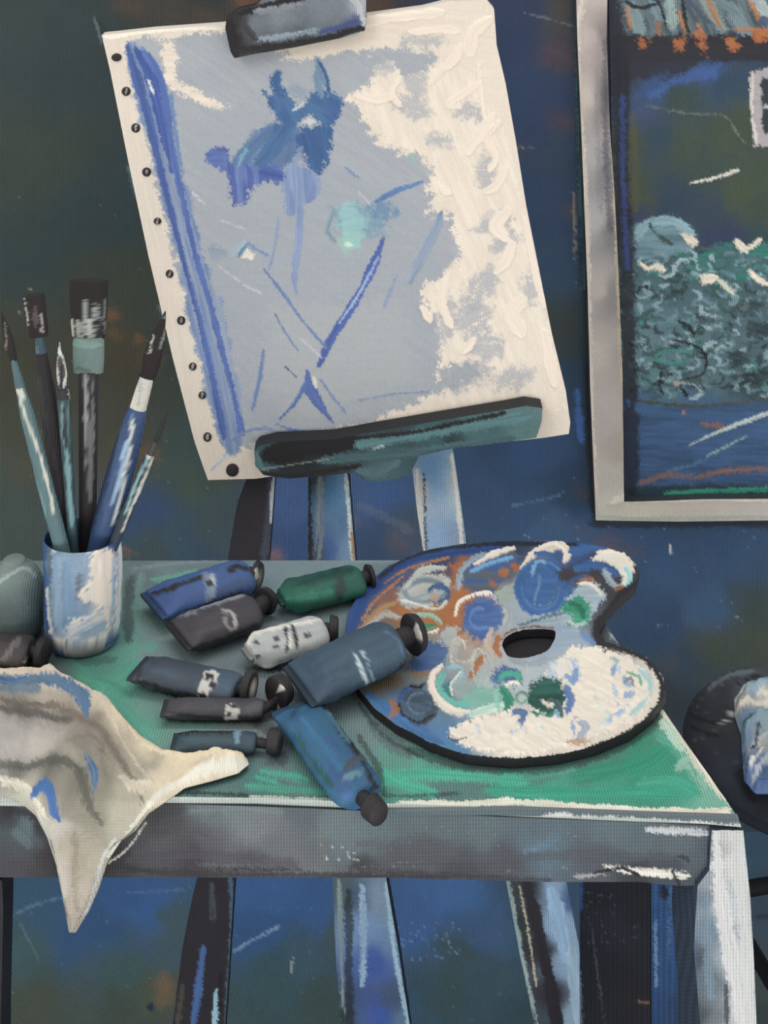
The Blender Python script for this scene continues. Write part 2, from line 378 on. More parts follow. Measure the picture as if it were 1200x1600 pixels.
def p_floor(S):
    S.field([(40, 1400, (46, 70, 92)), (30, 1480, (50, 72, 78)), (60, 1570, (56, 62, 54)), (150, 1450, (42, 68, 104)), (190, 1400, (44, 72, 114)), (240, 1420, (46, 76, 122)), (200, 1520, (52, 72, 74)),
             (250, 1550, (62, 68, 58)), (200, 1590, (54, 62, 56)), (275, 1450, (56, 72, 80)), (420, 1400, (48, 80, 128)), (400, 1470, (44, 72, 114)), (480, 1420, (48, 78, 124)), (430, 1530, (48, 70, 78)),
             (500, 1570, (52, 68, 68)), (380, 1580, (50, 68, 72)), (470, 1500, (52, 74, 88)), (520, 1460, (58, 72, 80)), (700, 1400, (56, 88, 136)), (660, 1450, (54, 82, 128)), (720, 1500, (52, 70, 76)), (700, 1560, (50, 68, 74)),
             (760, 1450, (54, 78, 112)), (780, 1540, (50, 70, 82)), (830, 1400, (50, 70, 92)), (820, 1580, (46, 62, 72)), (650, 1590, (48, 72, 92)), (1190, 1400, (50, 64, 80)), (1190, 1540, (58, 66, 64)), (1185, 1330, (46, 68, 88)), (1190, 1590, (48, 60, 62)), (600, 2200, NV)],
            p=3.8, warp=26, ws=50, var=.13)
    S.oval(257, 1547, 12, 26, (120, 86, 56), .1, a=.4, soft=24, rag=8, h=.05, dry=.2)
    S.oval(236, 1573, 6, 6, (24, 34, 58), 0, a=.9, soft=4, rag=2, h=.1)
    S.stroke([(365, 1487), (400, 1466), (436, 1448)], 4, (110, 138, 168), a=.8, dry=.5, edge=2)
    S.stroke([(457, 1497), (455, 1520)], 4, (150, 160, 160), a=.6, dry=.3, edge=2)
    S.stroke([(20, 1430), (60, 1412), (110, 1400)], 3, (96, 126, 150), a=.4, dry=.5)
    S.stroke([(200, 1396), (300, 1388)], 3, (90, 120, 156), a=.4, dry=.5)
    S.stroke([(30, 1440), (60, 1500)], 3, (96, 120, 124), a=.3, dry=.5)
    S.stroke([(1175, 1432), (1210, 1432)], 8, (38, 42, 50), a=.8, dry=.1)
    S.speckle((620, 1440, 720, 1500), (110, 140, 175), 50, (.6, 1.6), .6, 8)
    S.speckle((0, 1380, 800, 1600), (110, 130, 140), 60, (.6, 1.2), .4, 9)
ysf = np.concatenate([[(EYE)*F/WALL+HY], np.arange(1304, 1372, 8), np.arange(1372, 1620, 3.2), np.arange(1630, 3600, 26)])
grid_plane('floor', xs, ysf, on_level(0.), p_floor, NV, M_FLOOR, (0, 0, 1), gain=1.95)  # floor colour is brightened evenly to offset the shade under the table

# ================================================================ PICTURE ON THE WALL
pic = empty('framed_picture', tuple(W(1080, 815, WALL-.012)))
tag(pic, 'painting of a thatched cottage and foaming shrubs in a wide off-white frame', 'picture')
def p_pict(S):
    S.field([(990, 60, (46, 44, 54)), (1080, 80, (44, 48, 66)), (1180, 70, (42, 44, 56)), (980, 110, (54, 60, 82)), (1020, 130, (52, 78, 126)), (1100, 110, (56, 80, 126)), (1160, 90, (54, 66, 92)),
             (1000, 170, (60, 76, 110)), (990, 230, (66, 76, 68)), (1000, 300, (66, 76, 64)), (1020, 220, (46, 68, 86)), (1070, 150, (54, 70, 68)), (1140, 130, (46, 68, 92)), (1070, 220, (62, 76, 66)), (1150, 200, (66, 76, 62)),
             (1100, 260, (58, 74, 70)), (1160, 300, (66, 78, 60)), (1040, 310, (46, 66, 88)), (1110, 330, (52, 68, 84)), (1180, 330, (60, 74, 66)), (985, 330, (52, 64, 92)), (1130, 365, (48, 60, 92)), (1180, 380, (46, 70, 80)),
             (1000, 400, (78, 104, 116)), (1050, 450, (72, 104, 112)), (1150, 450, (74, 100, 108)), (1000, 500, (100, 128, 142)), (1100, 520, (88, 116, 128)), (1180, 520, (80, 104, 116)), (1020, 580, (96, 128, 140)), (1120, 580, (86, 112, 124)), (1180, 600, (60, 78, 84)),
             (1000, 650, (66, 100, 142)), (1100, 660, (64, 96, 140)), (1180, 680, (70, 104, 150)), (1020, 720, (58, 88, 132)), (1120, 730, (60, 88, 124)), (1190, 740, (56, 80, 112)), (1000, 765, (52, 68, 92)), (1150, 765, (48, 66, 78))],
            p=4, warp=20, ws=34, var=.13)
    # thatch at the top with its dark scalloped eave
    S.poly([(960, -30), (1230, -30), (1230, 55), (1150, 50), (1080, 58), (980, 62)], (96, 110, 118), col2=(70, 84, 96), soft=6, rag=5, ang=1.2, var=.3)
    for a in [((985, 10), (1000, 50), 26, (120, 140, 148)), ((1015, -10), (1030, 30), 22, (112, 132, 148)), ((1045, 0), (1052, 40), 20, (140, 158, 158)), ((1075, 0), (1110, 35), 16, (76, 88, 104)), ((1095, -10), (1130, 45), 20, (128, 140, 138)),
              ((1140, 10), (1165, 50), 26, (112, 128, 140)), ((1175, 0), (1200, 20), 20, (160, 172, 176)), ((1120, 0), (1150, 20), 14, (104, 122, 130)), ((1190, 30), (1210, 45), 14, (72, 92, 130))]:
        S.stroke([a[0], a[1]], a[2], a[3], dry=.2, edge=5, var=.3)
    for a in [((980, 12), (985, 45)), ((1028, 35), (1032, 58)), ((1100, -10), (1125, 40)), ((1090, 40), (1100, 56)), ((1170, -5), (1185, 30)), ((1150, 45), (1210, 50)), ((1062, 20), (1070, 50))]:
        S.stroke([a[0], a[1]], 8, (168, 108, 62), dry=.45, edge=4, var=.3, a=.85)
    for a in [((1010, -5), (1030, 6), (1040, 40), 4), ((1066, 0), (1072, 40), (1078, 50), 5), ((975, 2), (1000, 12), (1030, 5), 6)]:
        S.stroke(a[:3], a[3], (34, 40, 46), dry=.1, edge=2)
    for x, r in [(985, 22), (1005, 24), (1032, 24), (1062, 22), (1090, 22), (1115, 24), (1140, 24), (1170, 22), (1198, 22)]:
        S.oval(x, 74, r, 20, (42, 40, 48), 0, soft=5, rag=4, var=.2)
    S.poly([(968, 66), (1220, 72), (1220, 92), (1100, 96), (1060, 118), (985, 125), (966, 110)], (44, 44, 54), soft=14, rag=9, a=.9)
    for x, y in [(1062, 68), (1098, 74), (1093, 56), (1143, 72), (1143, 66), (1182, 50), (1188, 60), (1200, 52), (1005, 64)]:
        S.oval(x, y, 8, 7, (176, 104, 56), .4, soft=6, rag=9, a=.8, dry=.35)
    S.poly([(1010, 150), (1045, 125), (1100, 105), (1130, 96), (1120, 120), (1080, 128), (1045, 132), (1030, 155)], (62, 92, 156), soft=6, rag=5, a=.75)
    # white cottage window at the right
    S.poly([(1172, 112), (1230, 102), (1230, 232), (1178, 228)], (168, 160, 166), soft=2.5, rag=3, h=.8, var=.1)
    S.poly([(1188, 122), (1230, 118), (1230, 212), (1192, 210)], (48, 56, 62), soft=2.5, rag=2)
    S.stroke([(1176, 112), (1174, 170), (1182, 224)], 5, (206, 196, 194), dry=.3, edge=2)
    S.stroke([(1194, 166), (1210, 166)], 5, (180, 180, 186), dry=.2)
    # glints
    S.stroke([(1078, 286), (1110, 280), (1135, 272), (1154, 265)], [2, 5, 8, 5], (214, 208, 196), dry=.45, edge=2, h=.8)
    S.stroke([(1010, 165), (1080, 178), (1130, 180), (1150, 205), (1165, 225)], 2.5, (110, 122, 118), dry=.4, a=.6)
    # foaming shrub
    S.poly([(980, 368), (992, 350), (1020, 342), (1045, 336), (1060, 346), (1085, 360), (1090, 382), (1075, 392), (1060, 400), (1000, 408), (984, 392)], (112, 142, 156), col2=(86, 116, 130), soft=2.5, rag=4, var=.25, h=1.)
    S.stroke([(985, 385), (1010, 352), (1050, 346), (1080, 365)], 14, (134, 164, 178), dry=.35, edge=4, h=1)
    S.poly([(1062, 364), (1085, 368), (1090, 380), (1084, 388), (1070, 378)], (222, 208, 192), soft=2, rag=2, h=1.2)
    S.stroke([(1015, 348), (1022, 362), (1042, 376)], 3, (42, 60, 64), dry=.2); S.stroke([(1030, 368), (1048, 382)], 7, (58, 74, 70), dry=.2)
    S.poly([(1085, 402), (1100, 388), (1130, 380), (1150, 385), (1180, 380), (1230, 385), (1230, 425), (1190, 430), (1130, 445), (1090, 420)], (48, 122, 112), col2=(66, 104, 110), soft=4, rag=6, a=.9, var=.25, h=.8)
    S.stroke([(1060, 395), (1090, 410), (1120, 430)], 16, (54, 122, 112), dry=.3, a=.8, edge=5)
    rnd = random.Random(4)
    pal = [(112, 142, 156), (138, 166, 180), (88, 118, 130), (62, 92, 98), (70, 132, 124), (48, 60, 68), (160, 182, 194), (84, 112, 126), (54, 84, 82), (120, 148, 160)]
    for i in range(330):
        x = rnd.uniform(978, 1215); y = rnd.uniform(398, 618)
        c = pal[int(rnd.random()**1.2*len(pal))]; r = rnd.uniform(5, 17); a0 = rnd.uniform(0, 6.3); L = rnd.uniform(1.2, 3.)
        pts = [(x+r*math.cos(a0+t*L), y+r*.7*math.sin(a0+t*L)) for t in np.linspace(0, 1, 5)]
        S.stroke(pts, rnd.uniform(3, 9), c, dry=.45, edge=2.5, var=.35, h=rnd.uniform(.5, 1.3), a=.85, n=3)
    for i in range(60):
        x = rnd.uniform(985, 1210); y = rnd.uniform(540, 618)
        S.stroke([(x, y), (x+rnd.uniform(-14, 14), y+rnd.uniform(-8, 8))], rnd.uniform(4, 9), rnd.choice([(44, 54, 60), (54, 76, 80), (96, 124, 136), (70, 92, 100)]), dry=.4, edge=3, h=1)
    for x, y, r in [(1170, 480, 20), (1185, 515, 22), (1150, 560, 16), (1080, 590, 16), (1055, 460, 14), (1190, 590, 18), (1100, 500, 14)]:
        S.oval(x, y, r, r*.6, (44, 60, 66), rnd.uniform(-.5, .5), soft=4, rag=6, a=.75, var=.3)
    S.stroke([(1052, 531), (1070, 534), (1095, 545), (1104, 565), (1096, 585), (1070, 592)], 3, (28, 34, 38), dry=.1, edge=1.5, h=1.2)
    S.stroke([(1060, 500), (1080, 515), (1085, 525)], 6, (32, 40, 46), dry=.2); S.stroke([(990, 462), (1005, 448), (1020, 452)], 4, (34, 42, 46), dry=.2)
    S.stroke([(1034, 580), (1030, 600), (1035, 615)], 4, (34, 40, 44), dry=.2); S.stroke([(1060, 596), (1073, 618)], 5, (30, 36, 40), dry=.2)
    S.oval(1057, 598, 6, 4, (176, 162, 146), 0, soft=2, rag=1)
    for pts in [[(1002, 412), (1012, 420), (1024, 416), (1038, 422)], [(1150, 375), (1165, 388), (1188, 374)]]:
        S.stroke(pts, 9, (226, 216, 200), dry=.4, edge=3, h=1.3)
    S.poly([(1093, 430), (1105, 426), (1120, 428), (1126, 437), (1112, 444), (1098, 444)], (230, 218, 202), soft=2, rag=3, h=1.4)
    S.stroke([(1120, 435), (1135, 448), (1145, 458)], 7, (210, 204, 192), dry=.6, edge=3); S.stroke([(1150, 378), (1165, 392)], 12, (224, 212, 196), dry=.3, edge=3, h=1.2)
    S.stroke([(1172, 424), (1190, 440), (1205, 446)], 11, (226, 214, 198), dry=.3, edge=3, h=1.2)
    S.stroke([(1080, 550), (1040, 548), (1025, 560), (1050, 568), (1080, 562)], 6, (74, 132, 128), dry=.3)
    # blue ground below
    S.poly([(978, 628), (1060, 636), (1150, 628), (1230, 624), (1230, 775), (975, 775)], (64, 96, 142), col2=(56, 84, 124), soft=3, rag=3, ang=0.05, var=.22, a=.9)
    S.stroke([(996, 626), (1080, 634), (1130, 630), (1210, 622)], 4, (74, 76, 54), dry=.4)
    S.stroke([(1074, 697), (1110, 680), (1150, 664), (1210, 642)], [2, 4, 6, 7], (180, 194, 196), dry=.5, edge=2, h=.7)
    S.stroke([(1104, 712), (1130, 700), (1165, 682)], 3, (150, 170, 176), dry=.5, a=.8); S.stroke([(1044, 736), (1090, 724), (1120, 710)], 4, (90, 124, 160), dry=.5, a=.7)
    for a in [((1000, 755), (1045, 742), (1090, 746)), ((1090, 745), (1140, 735), (1210, 732)), ((1095, 662), (1130, 666))]:
        S.stroke(a, 7, (150, 104, 76), dry=.6, edge=4, a=.7)
    S.oval(1068, 645, 3, 4, (176, 128, 96), 0, soft=2, rag=1)
    S.poly([(975, 760), (1060, 757), (1230, 757), (1230, 780), (975, 782)], (40, 56, 62), soft=6, rag=3, a=.85)
    S.stroke([(1040, 772), (1100, 768), (1230, 764)], 8, (46, 138, 116), dry=.5, edge=3, h=.8)
    # shaded left border inside the frame
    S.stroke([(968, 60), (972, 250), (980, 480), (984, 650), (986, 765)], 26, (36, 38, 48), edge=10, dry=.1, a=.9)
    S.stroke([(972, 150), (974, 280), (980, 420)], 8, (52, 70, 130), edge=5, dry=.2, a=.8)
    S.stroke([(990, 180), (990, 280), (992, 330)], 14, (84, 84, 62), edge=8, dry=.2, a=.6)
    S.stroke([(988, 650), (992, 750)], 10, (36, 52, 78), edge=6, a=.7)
    S.stroke([(984, 635), (980, 625)], 6, (58, 92, 150), a=.8)
pf = lambda x, y: WALL-.006+0*x
def p_pict2(S):
    p_pict(S); S.col *= 1.12
relief('picture', [(950, -60), (1290, -60), (1290, 785), (968, 785)], pf, (0, .004, 0), NV, p_pict2, M_PICT, pic, step=2.2, up=(0, -1, 0), hs=.0012)
def p_frame(S):
    S.field([(925, -20, (196, 180, 178)), (920, 60, (200, 184, 180)), (945, 60, (128, 116, 122)), (915, 150, (206, 192, 186)), (946, 150, (96, 90, 98)), (925, 250, (188, 180, 182)), (950, 260, (128, 126, 136)), (930, 350, (190, 184, 186)), (955, 360, (126, 124, 130)),
             (935, 450, (194, 182, 180)), (958, 460, (140, 134, 138)), (940, 560, (198, 186, 182)), (962, 560, (170, 160, 158)), (945, 660, (192, 180, 180)), (945, 740, (198, 190, 184)), (968, 700, (180, 168, 162)), (955, 800, (214, 206, 194)), (1000, 795, (222, 210, 198)), (1100, 795, (216, 204, 196)), (1200, 792, (214, 202, 196))],
            p=4, warp=6, ws=20, var=.07)
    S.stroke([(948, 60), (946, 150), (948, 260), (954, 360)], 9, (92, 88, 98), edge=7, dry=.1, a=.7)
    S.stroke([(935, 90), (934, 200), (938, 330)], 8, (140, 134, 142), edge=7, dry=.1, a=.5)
    S.stroke([(958, 230), (964, 400), (968, 520), (974, 640), (976, 740)], 5, (196, 176, 152), dry=.65, edge=2)
    S.stroke([(913, -10), (902, 60), (904, 150), (915, 300), (920, 500), (926, 700), (936, 800)], 8, (216, 202, 190), dry=.4, edge=3, h=.8)
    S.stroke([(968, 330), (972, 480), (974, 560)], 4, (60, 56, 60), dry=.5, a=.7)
    S.poly([(950, 785), (962, 776), (985, 768), (1005, 772), (975, 784), (955, 790)], (232, 220, 204), soft=2, rag=2, h=1.)
    S.stroke([(935, 806), (1000, 809), (1100, 808), (1220, 806)], 6, (196, 200, 192), dry=.5, edge=3)
    S.stroke([(985, 783), (1100, 783), (1220, 782)], 5, (230, 216, 204), dry=.3, edge=2, h=.8)
relief('frame', [(899, -60), (902, 60), (906, 150), (912, 300), (918, 450), (922, 600), (926, 700), (931, 813), (1060, 815), (1290, 812), (1290, 779), (1100, 780), (975, 784), (974, 700), (972, 560), (966, 420), (960, 300), (953, 200), (948, 60), (950, -60)],
       lambda x, y: WALL-.026+0*x, (0, .024, 0), (198, 186, 182), p_frame, M_FRAME, pic, step=2.4, rim=(58, 62, 70), up=(0, -1, 0), hs=.0008)

# ================================================================ EASEL
easel = empty('artist_easel', (W(560, 1650, 1.50)[0], 1.50, 0.))
tag(easel, 'dark and pale blue painted wooden artist easel standing behind the table', 'easel')
EL = on_lean(1.585, .79, .12)
def p_leg_l(S):
    S.mottle(.3)
    S.stroke([(425, 740), (422, 800), (412, 880)], 12, (60, 62, 80), dry=.2, edge=4)
    S.stroke([(428, 745), (424, 815)], 6, (176, 180, 190), dry=.55, edge=2, h=.8)
    S.stroke([(360, 1370), (362, 1450), (352, 1600)], 6, (72, 98, 120), dry=.5, edge=3)
    S.stroke([(330, 1380), (334, 1440)], 8, (70, 76, 84), dry=.6)
    S.stroke([(318, 1480), (308, 1560), (302, 1600)], 12, (70, 100, 160), dry=.4, edge=3)
    S.stroke([(340, 1550), (335, 1600)], 10, (150, 190, 214), dry=.3, edge=3, h=.8)
    S.stroke([(345, 1520), (343, 1580)], 7, (30, 26, 34), dry=.1)
    S.stroke([(285, 1540), (278, 1600)], 8, (96, 88, 74), dry=.5, a=.5)
relief('leg', [(430, 300), (470, 300), (452, 560), (430, 745), (420, 880), (395, 1100), (366, 1375), (361, 1460), (352, 1600), (334, 1857), (240, 1857), (270, 1600), (285, 1480), (308, 1375), (335, 1100), (355, 880), (368, 800), (388, 745), (410, 560)],
       EL, (0, .03, 0), (42, 38, 46), p_leg_l, M_EASEL, easel, rim=(30, 30, 36), up=(0, -1, 0))
def p_mast(S):
    S.field([(495, 750, (44, 52, 56)), (495, 870, (58, 70, 82)), (520, 760, (70, 118, 170)), (520, 860, (58, 90, 150)), (538, 760, (110, 152, 190)), (540, 860, (120, 150, 184)), (535, 1390, (84, 100, 108)), (535, 1590, (48, 58, 58)), (560, 1400, (72, 96, 130)),
             (565, 1450, (120, 150, 196)), (565, 1590, (74, 96, 150)), (590, 1400, (136, 160, 190)), (590, 1500, (64, 92, 176)), (592, 1590, (60, 92, 180)), (608, 1400, (120, 140, 160)), (612, 1480, (110, 140, 180)), (620, 1560, (70, 86, 120)), (635, 1595, (96, 130, 160))], p=4, warp=4, ws=14, var=.2)
    S.stroke([(483, 745), (485, 880)], 6, (26, 28, 32), dry=.2, edge=3)
    S.stroke([(500, 745), (500, 830), (494, 880)], 12, (120, 130, 130), dry=.7, edge=3, a=.8)
    S.stroke([(540, 740), (545, 800), (551, 880)], 5, (212, 214, 214), dry=.55, edge=2, h=.8)
    S.stroke([(550, 830), (554, 880)], 5, (150, 120, 96), dry=.5)
    S.stroke([(530, 1376), (532, 1480), (536, 1600)], 7, (130, 146, 148), dry=.75, edge=2)
    S.stroke([(545, 1390), (545, 1500), (548, 1600)], 12, (38, 46, 50), dry=.3, edge=4, a=.8)
    S.stroke([(566, 1385), (568, 1480), (566, 1540)], 9, (150, 178, 210), dry=.4, edge=4)
    S.stroke([(604, 1380), (612, 1460), (626, 1540), (640, 1605)], 7, (160, 190, 214), dry=.35, edge=2, h=.7)
relief('mast', [(440, -60), (500, -60), (515, 300), (538, 700), (546, 760), (556, 880), (580, 1100), (604, 1376), (622, 1480), (640, 1600), (668, 1857), (548, 1857), (532, 1600), (524, 1480), (520, 1376), (505, 1100), (480, 880), (482, 745), (470, 500), (455, 300)],
       EL, (0, .03, 0), (64, 84, 120), p_mast, M_EASEL, easel, rim=(40, 46, 60), up=(0, -1, 0))
def p_leg_r(S):
    S.field([(655, 760, (190, 190, 192)), (672, 740, (110, 158, 208)), (690, 760, (122, 166, 212)), (690, 850, (140, 170, 210)), (708, 760, (190, 200, 210)), (720, 850, (140, 156, 190)), (800, 1380, (60, 66, 70)), (812, 1450, (46, 56, 58)), (830, 1380, (46, 42, 50)), (845, 1480, (44, 42, 50)),
             (862, 1380, (140, 168, 204)), (875, 1450, (150, 180, 216)), (892, 1500, (148, 176, 212)), (900, 1400, (70, 100, 160)), (900, 1590, (150, 178, 206)), (860, 1560, (50, 46, 54)), (840, 1595, (60, 74, 88))], p=5, warp=4, ws=14, var=.14)
    S.stroke([(652, 735), (656, 800), (664, 860)], 9, (210, 206, 204), dry=.5, edge=3, h=.8)
    S.stroke([(706, 712), (712, 760), (722, 850)], 7, (220, 218, 214), dry=.45, edge=2, h=.8)
    S.stroke([(662, 740), (666, 860)], 3, (56, 66, 80), dry=.2)
    S.stroke([(793, 1375), (806, 1450), (822, 1530), (838, 1605)], 8, (150, 168, 170), dry=.6, edge=3, h=.6)
    S.stroke([(812, 1385), (826, 1460), (838, 1540)], 3, (190, 180, 160), dry=.6, edge=2)
    S.stroke([(822, 1376), (840, 1450), (858, 1530), (872, 1605)], 20, (40, 36, 46), dry=.1, edge=3)
    S.stroke([(862, 1390), (874, 1440), (884, 1500)], 22, (152, 184, 222), dry=.25, edge=3, h=.9)
    S.stroke([(892, 1480), (898, 1540), (904, 1605)], 18, (164, 190, 218), dry=.3, edge=3, h=.9)
    S.stroke([(902, 1390), (906, 1450)], 7, (62, 100, 170), dry=.2)
relief('leg', [(600, 300), (640, 300), (680, 560), (709, 710), (729, 850), (790, 1100), (884, 1372), (905, 1480), (915, 1600), (940, 1857), (866, 1857), (835, 1600), (812, 1490), (790, 1372), (720, 1100), (664, 880), (652, 800), (642, 715), (625, 560)],
       EL, (0, .03, 0), (60, 70, 90), p_leg_r, M_EASEL, easel, rim=(40, 44, 54), up=(0, -1, 0))
relief('crossbar', [(428, 560), (690, 560), (696, 600), (424, 600)], lambda x, y: EL(x, y)-.0+.03, (0, .012, 0), (60, 62, 70), None, M_EASEL, easel, step=6)

CV = on_lean(1.553, .79, .12); CN = np.array([0, -.993, -.119])   # the leaning face of the stretched canvas
cv = empty('stretched_canvas', tuple(W(560, 740, 1.56)))
tag(cv, 'white stretched canvas with a loose blue flower sketch, clipped on the easel', 'canvas')
CREAM = (232, 215, 202); LAV = (170, 173, 183)
def p_canvas(S):
    S.mottle(.04)
    # thin grey-lavender ground in the middle
    S.poly([(262, 62), (300, 50), (360, 46), (470, 90), (560, 80), (640, 75), (680, 90), (640, 140), (590, 170), (570, 190), (600, 230), (650, 240), (690, 280), (665, 330), (720, 340), (718, 400), (690, 430), (670, 450), (680, 500), (700, 560), (750, 560),
            (740, 600), (700, 625), (620, 660), (480, 680), (400, 695), (355, 705), (330, 690), (345, 670), (300, 520), (270, 400), (240, 280), (212, 150), (196, 80), (220, 60)], LAV, col2=(168, 170, 182), soft=6, rag=12, var=.08, h=.1, ang=.6)
    S.poly([(290, 200), (420, 150), (520, 260), (640, 300), (700, 420), (680, 600), (400, 680), (340, 520)], (164, 168, 181), soft=30, rag=20, a=.55, h=.05, var=.06)
    S.poly([(430, 480), (620, 470), (660, 600), (480, 660), (400, 600)], (178, 179, 184), soft=40, rag=20, a=.6, h=.05, var=.05)
    # cream patches
    S.poly([(258, 64), (272, 66), (278, 90), (274, 115), (280, 132), (300, 138), (322, 152), (345, 162), (360, 170), (330, 168), (300, 152), (268, 142), (254, 130), (256, 105), (250, 85)], CREAM, soft=3, rag=5, h=.5)
    S.poly([(545, 150), (580, 130), (590, 105), (615, 100), (625, 115), (640, 120), (690, 100), (760, 120), (800, 240), (830, 400), (880, 600), (884, 645), (800, 640), (700, 655), (600, 672), (540, 690), (420, 700), (500, 680), (590, 655), (660, 625), (720, 600),
            (760, 590), (740, 560), (690, 575), (680, 600), (690, 560), (685, 530), (690, 480), (668, 500), (665, 470), (655, 455), (670, 440), (710, 430), (722, 400), (712, 370), (706, 320), (680, 310), (668, 295), (680, 275), (676, 245), (640, 238), (600, 225), (575, 190), (560, 165), (540, 158)],
           CREAM, soft=3.5, rag=9, h=.6, col2=(238, 222, 208), ang=1.2, var=.05)
    S.poly([(560, 20), (700, 0), (770, 20), (790, 130), (780, 200), (740, 110), (660, 70), (560, 75), (470, 92), (440, 90), (560, 52)], CREAM, soft=3, rag=5, h=.7, ang=0.1, var=.05)
    # dry scumbles of grey in the cream
    for x, y, rx, ry, a in [(660, 65, 36, 10, .0), (600, 105, 34, 9, -.1), (650, 125, 22, 24, .5), (640, 165, 34, 18, .3), (735, 175, 26, 14, .2), (690, 220, 20, 8, .1), (760, 270, 14, 26, .1), (770, 350, 30, 14, -.3), (750, 450, 42, 20, -.9), (740, 500, 30, 24, -.6),
                            (830, 450, 14, 24, 0), (800, 590, 34, 16, -.3), (700, 500, 14, 34, .1), (790, 380, 26, 14, -.4), (760, 540, 30, 22, 0), (730, 590, 40, 18, -.4), (850, 340, 8, 20, .2)]:
        S.oval(x, y, rx, ry, (168, 170, 182), a, soft=14, rag=10, a=.75, h=.05, dry=.45)
    # impasto slabs of cream
    for pts, w in [([(690, 20), (600, 30), (540, 38)], 14), ([(640, 50), (690, 46), (715, 50)], 12), ([(765, 30), (742, 50), (735, 80), (742, 60)], 20), ([(720, 70), (712, 90), (690, 110), (672, 130)], 14), ([(750, 130), (720, 150), (700, 162), (718, 166)], 12), ([(770, 180), (745, 220), (732, 240)], 16),
                   ([(780, 190), (760, 215), (775, 245), (765, 265)], 14), ([(748, 100), (752, 150), (758, 190)], 8), ([(790, 265), (776, 290), (758, 300)], 16), ([(795, 330), (775, 350), (790, 372)], 22), ([(800, 380), (790, 410), (775, 425)], 18), ([(815, 470), (800, 490), (815, 520)], 30), ([(700, 430), (690, 470), (705, 510)], 14),
                   ([(560, 150), (590, 155), (612, 150)], 16), ([(622, 125), (612, 145), (625, 165)], 12), ([(740, 530), (725, 550)], 18), ([(850, 520), (860, 570), (866, 600)], 20), ([(660, 480), (672, 500)], 14), ([(690, 295), (700, 300)], 22), ([(820, 340), (835, 420), (850, 480)], 12), ([(770, 640), (800, 648), (840, 640)], 8)]:
        S.stroke(pts, w, (238, 220, 206), dry=0, edge=1.6, var=.06, h=2.2)
    # left turned edge with the tacks
    S.poly([(160, 54), (195, 48), (215, 150), (240, 290), (275, 430), (310, 580), (345, 690), (400, 705), (400, 745), (320, 750), (290, 640), (250, 470), (215, 300), (180, 140)], (228, 212, 200), soft=3, rag=3, h=.5, ang=1.35, var=.06)
    S.stroke([(350, 712), (372, 696), (392, 700)], 3, (170, 176, 200), dry=.3); S.stroke([(330, 735), (358, 708)], 4, (190, 196, 212), dry=.3, edge=2)
    S.stroke([(165, 58), (240, 48), (355, 42)], 8, (238, 224, 210), dry=.35, edge=2, h=1)
    # blue bars down the left
    S.stroke([(206, 72), (232, 130), (250, 200), (270, 290), (298, 400), (328, 520), (354, 640), (364, 700)], [26, 58, 46, 44, 44, 50, 46, 34], (148, 160, 190), dry=.15, edge=5, var=.22, h=.3, col2=(120, 140, 184))
    S.stroke([(199, 72), (215, 125), (232, 185), (252, 270), (275, 360), (296, 440), (318, 530), (350, 685)], [8, 14, 13, 10, 10, 6, 6, 8], (72, 94, 162), dry=.3, edge=2, var=.25, h=.8)
    S.stroke([(212, 76), (232, 110), (248, 160), (258, 210), (268, 270)], [10, 20, 24, 18, 6], (78, 104, 172), dry=.2, edge=2, var=.3, h=.9, col2=(62, 84, 160))
    S.stroke([(226, 82), (250, 120), (262, 180), (272, 250), (288, 320), (306, 400), (330, 480), (350, 560), (366, 620), (378, 678)], [12, 12, 10, 9, 10, 9, 10, 10, 8, 12], (84, 108, 176), dry=.2, edge=2, var=.3, h=.7)
    S.stroke([(268, 146), (274, 200), (282, 260)], 6, (110, 136, 184), dry=.4, edge=2)
    S.stroke([(310, 480), (326, 560), (340, 620), (352, 680)], 7, (84, 108, 178), dry=.3, edge=2)
    S.stroke([(232, 125), (240, 145)], 5, (210, 208, 214), dry=.4)
    # flower
    B1 = (62, 98, 152); B2 = (74, 110, 160)
    S.stroke([(430, 196), (405, 222), (385, 248), (374, 285), (378, 305)], [24, 34, 38, 30, 10], (92, 124, 170), dry=.3, edge=5, a=.75, h=.4)
    S.stroke([(456, 196), (438, 215), (420, 238), (400, 262)], [30, 38, 30, 16], B2, dry=.2, edge=4, h=.6)
    S.poly([(432, 196), (446, 190), (462, 196), (480, 208), (470, 232), (456, 254), (440, 262), (416, 262), (424, 238)], B1, col2=B2, soft=3, rag=5, h=.6, a=.85, ang=2.1, var=.2)
    S.poly([(411, 141), (420, 150), (430, 143), (442, 142), (456, 150), (462, 166), (474, 166), (480, 172), (466, 190), (446, 194), (434, 188), (424, 168)], B1, col2=B2, soft=2.5, rag=4, h=.9, var=.18, ang=1)
    S.poly([(474, 168), (484, 148), (500, 138), (518, 142), (532, 152), (538, 164), (530, 180), (524, 194), (506, 196), (492, 186), (484, 180), (468, 192), (458, 200), (446, 190), (464, 178)], B1, col2=B2, soft=2.5, rag=4, h=.9, var=.18, ang=.6)
    S.poly([(470, 200), (490, 196), (516, 196), (522, 206), (520, 232), (514, 248), (506, 262), (498, 272), (488, 264), (478, 248), (464, 236), (462, 216)], B1, col2=(58, 92, 146), soft=3, rag=6, h=.9, var=.2, ang=1.4)
    S.stroke([(496, 92), (500, 118), (506, 142)], [7, 24, 34], (112, 138, 170), dry=.6, edge=5, h=.4); S.stroke([(498, 96), (510, 120), (514, 145)], 5, B1, dry=.35, edge=2)
    S.stroke([(434, 114), (430, 130), (440, 146)], [16, 20, 24], B1, dry=.5, edge=5, h=.5); S.stroke([(455, 138), (478, 150)], 16, (130, 148, 172), dry=.6, edge=6, a=.7)
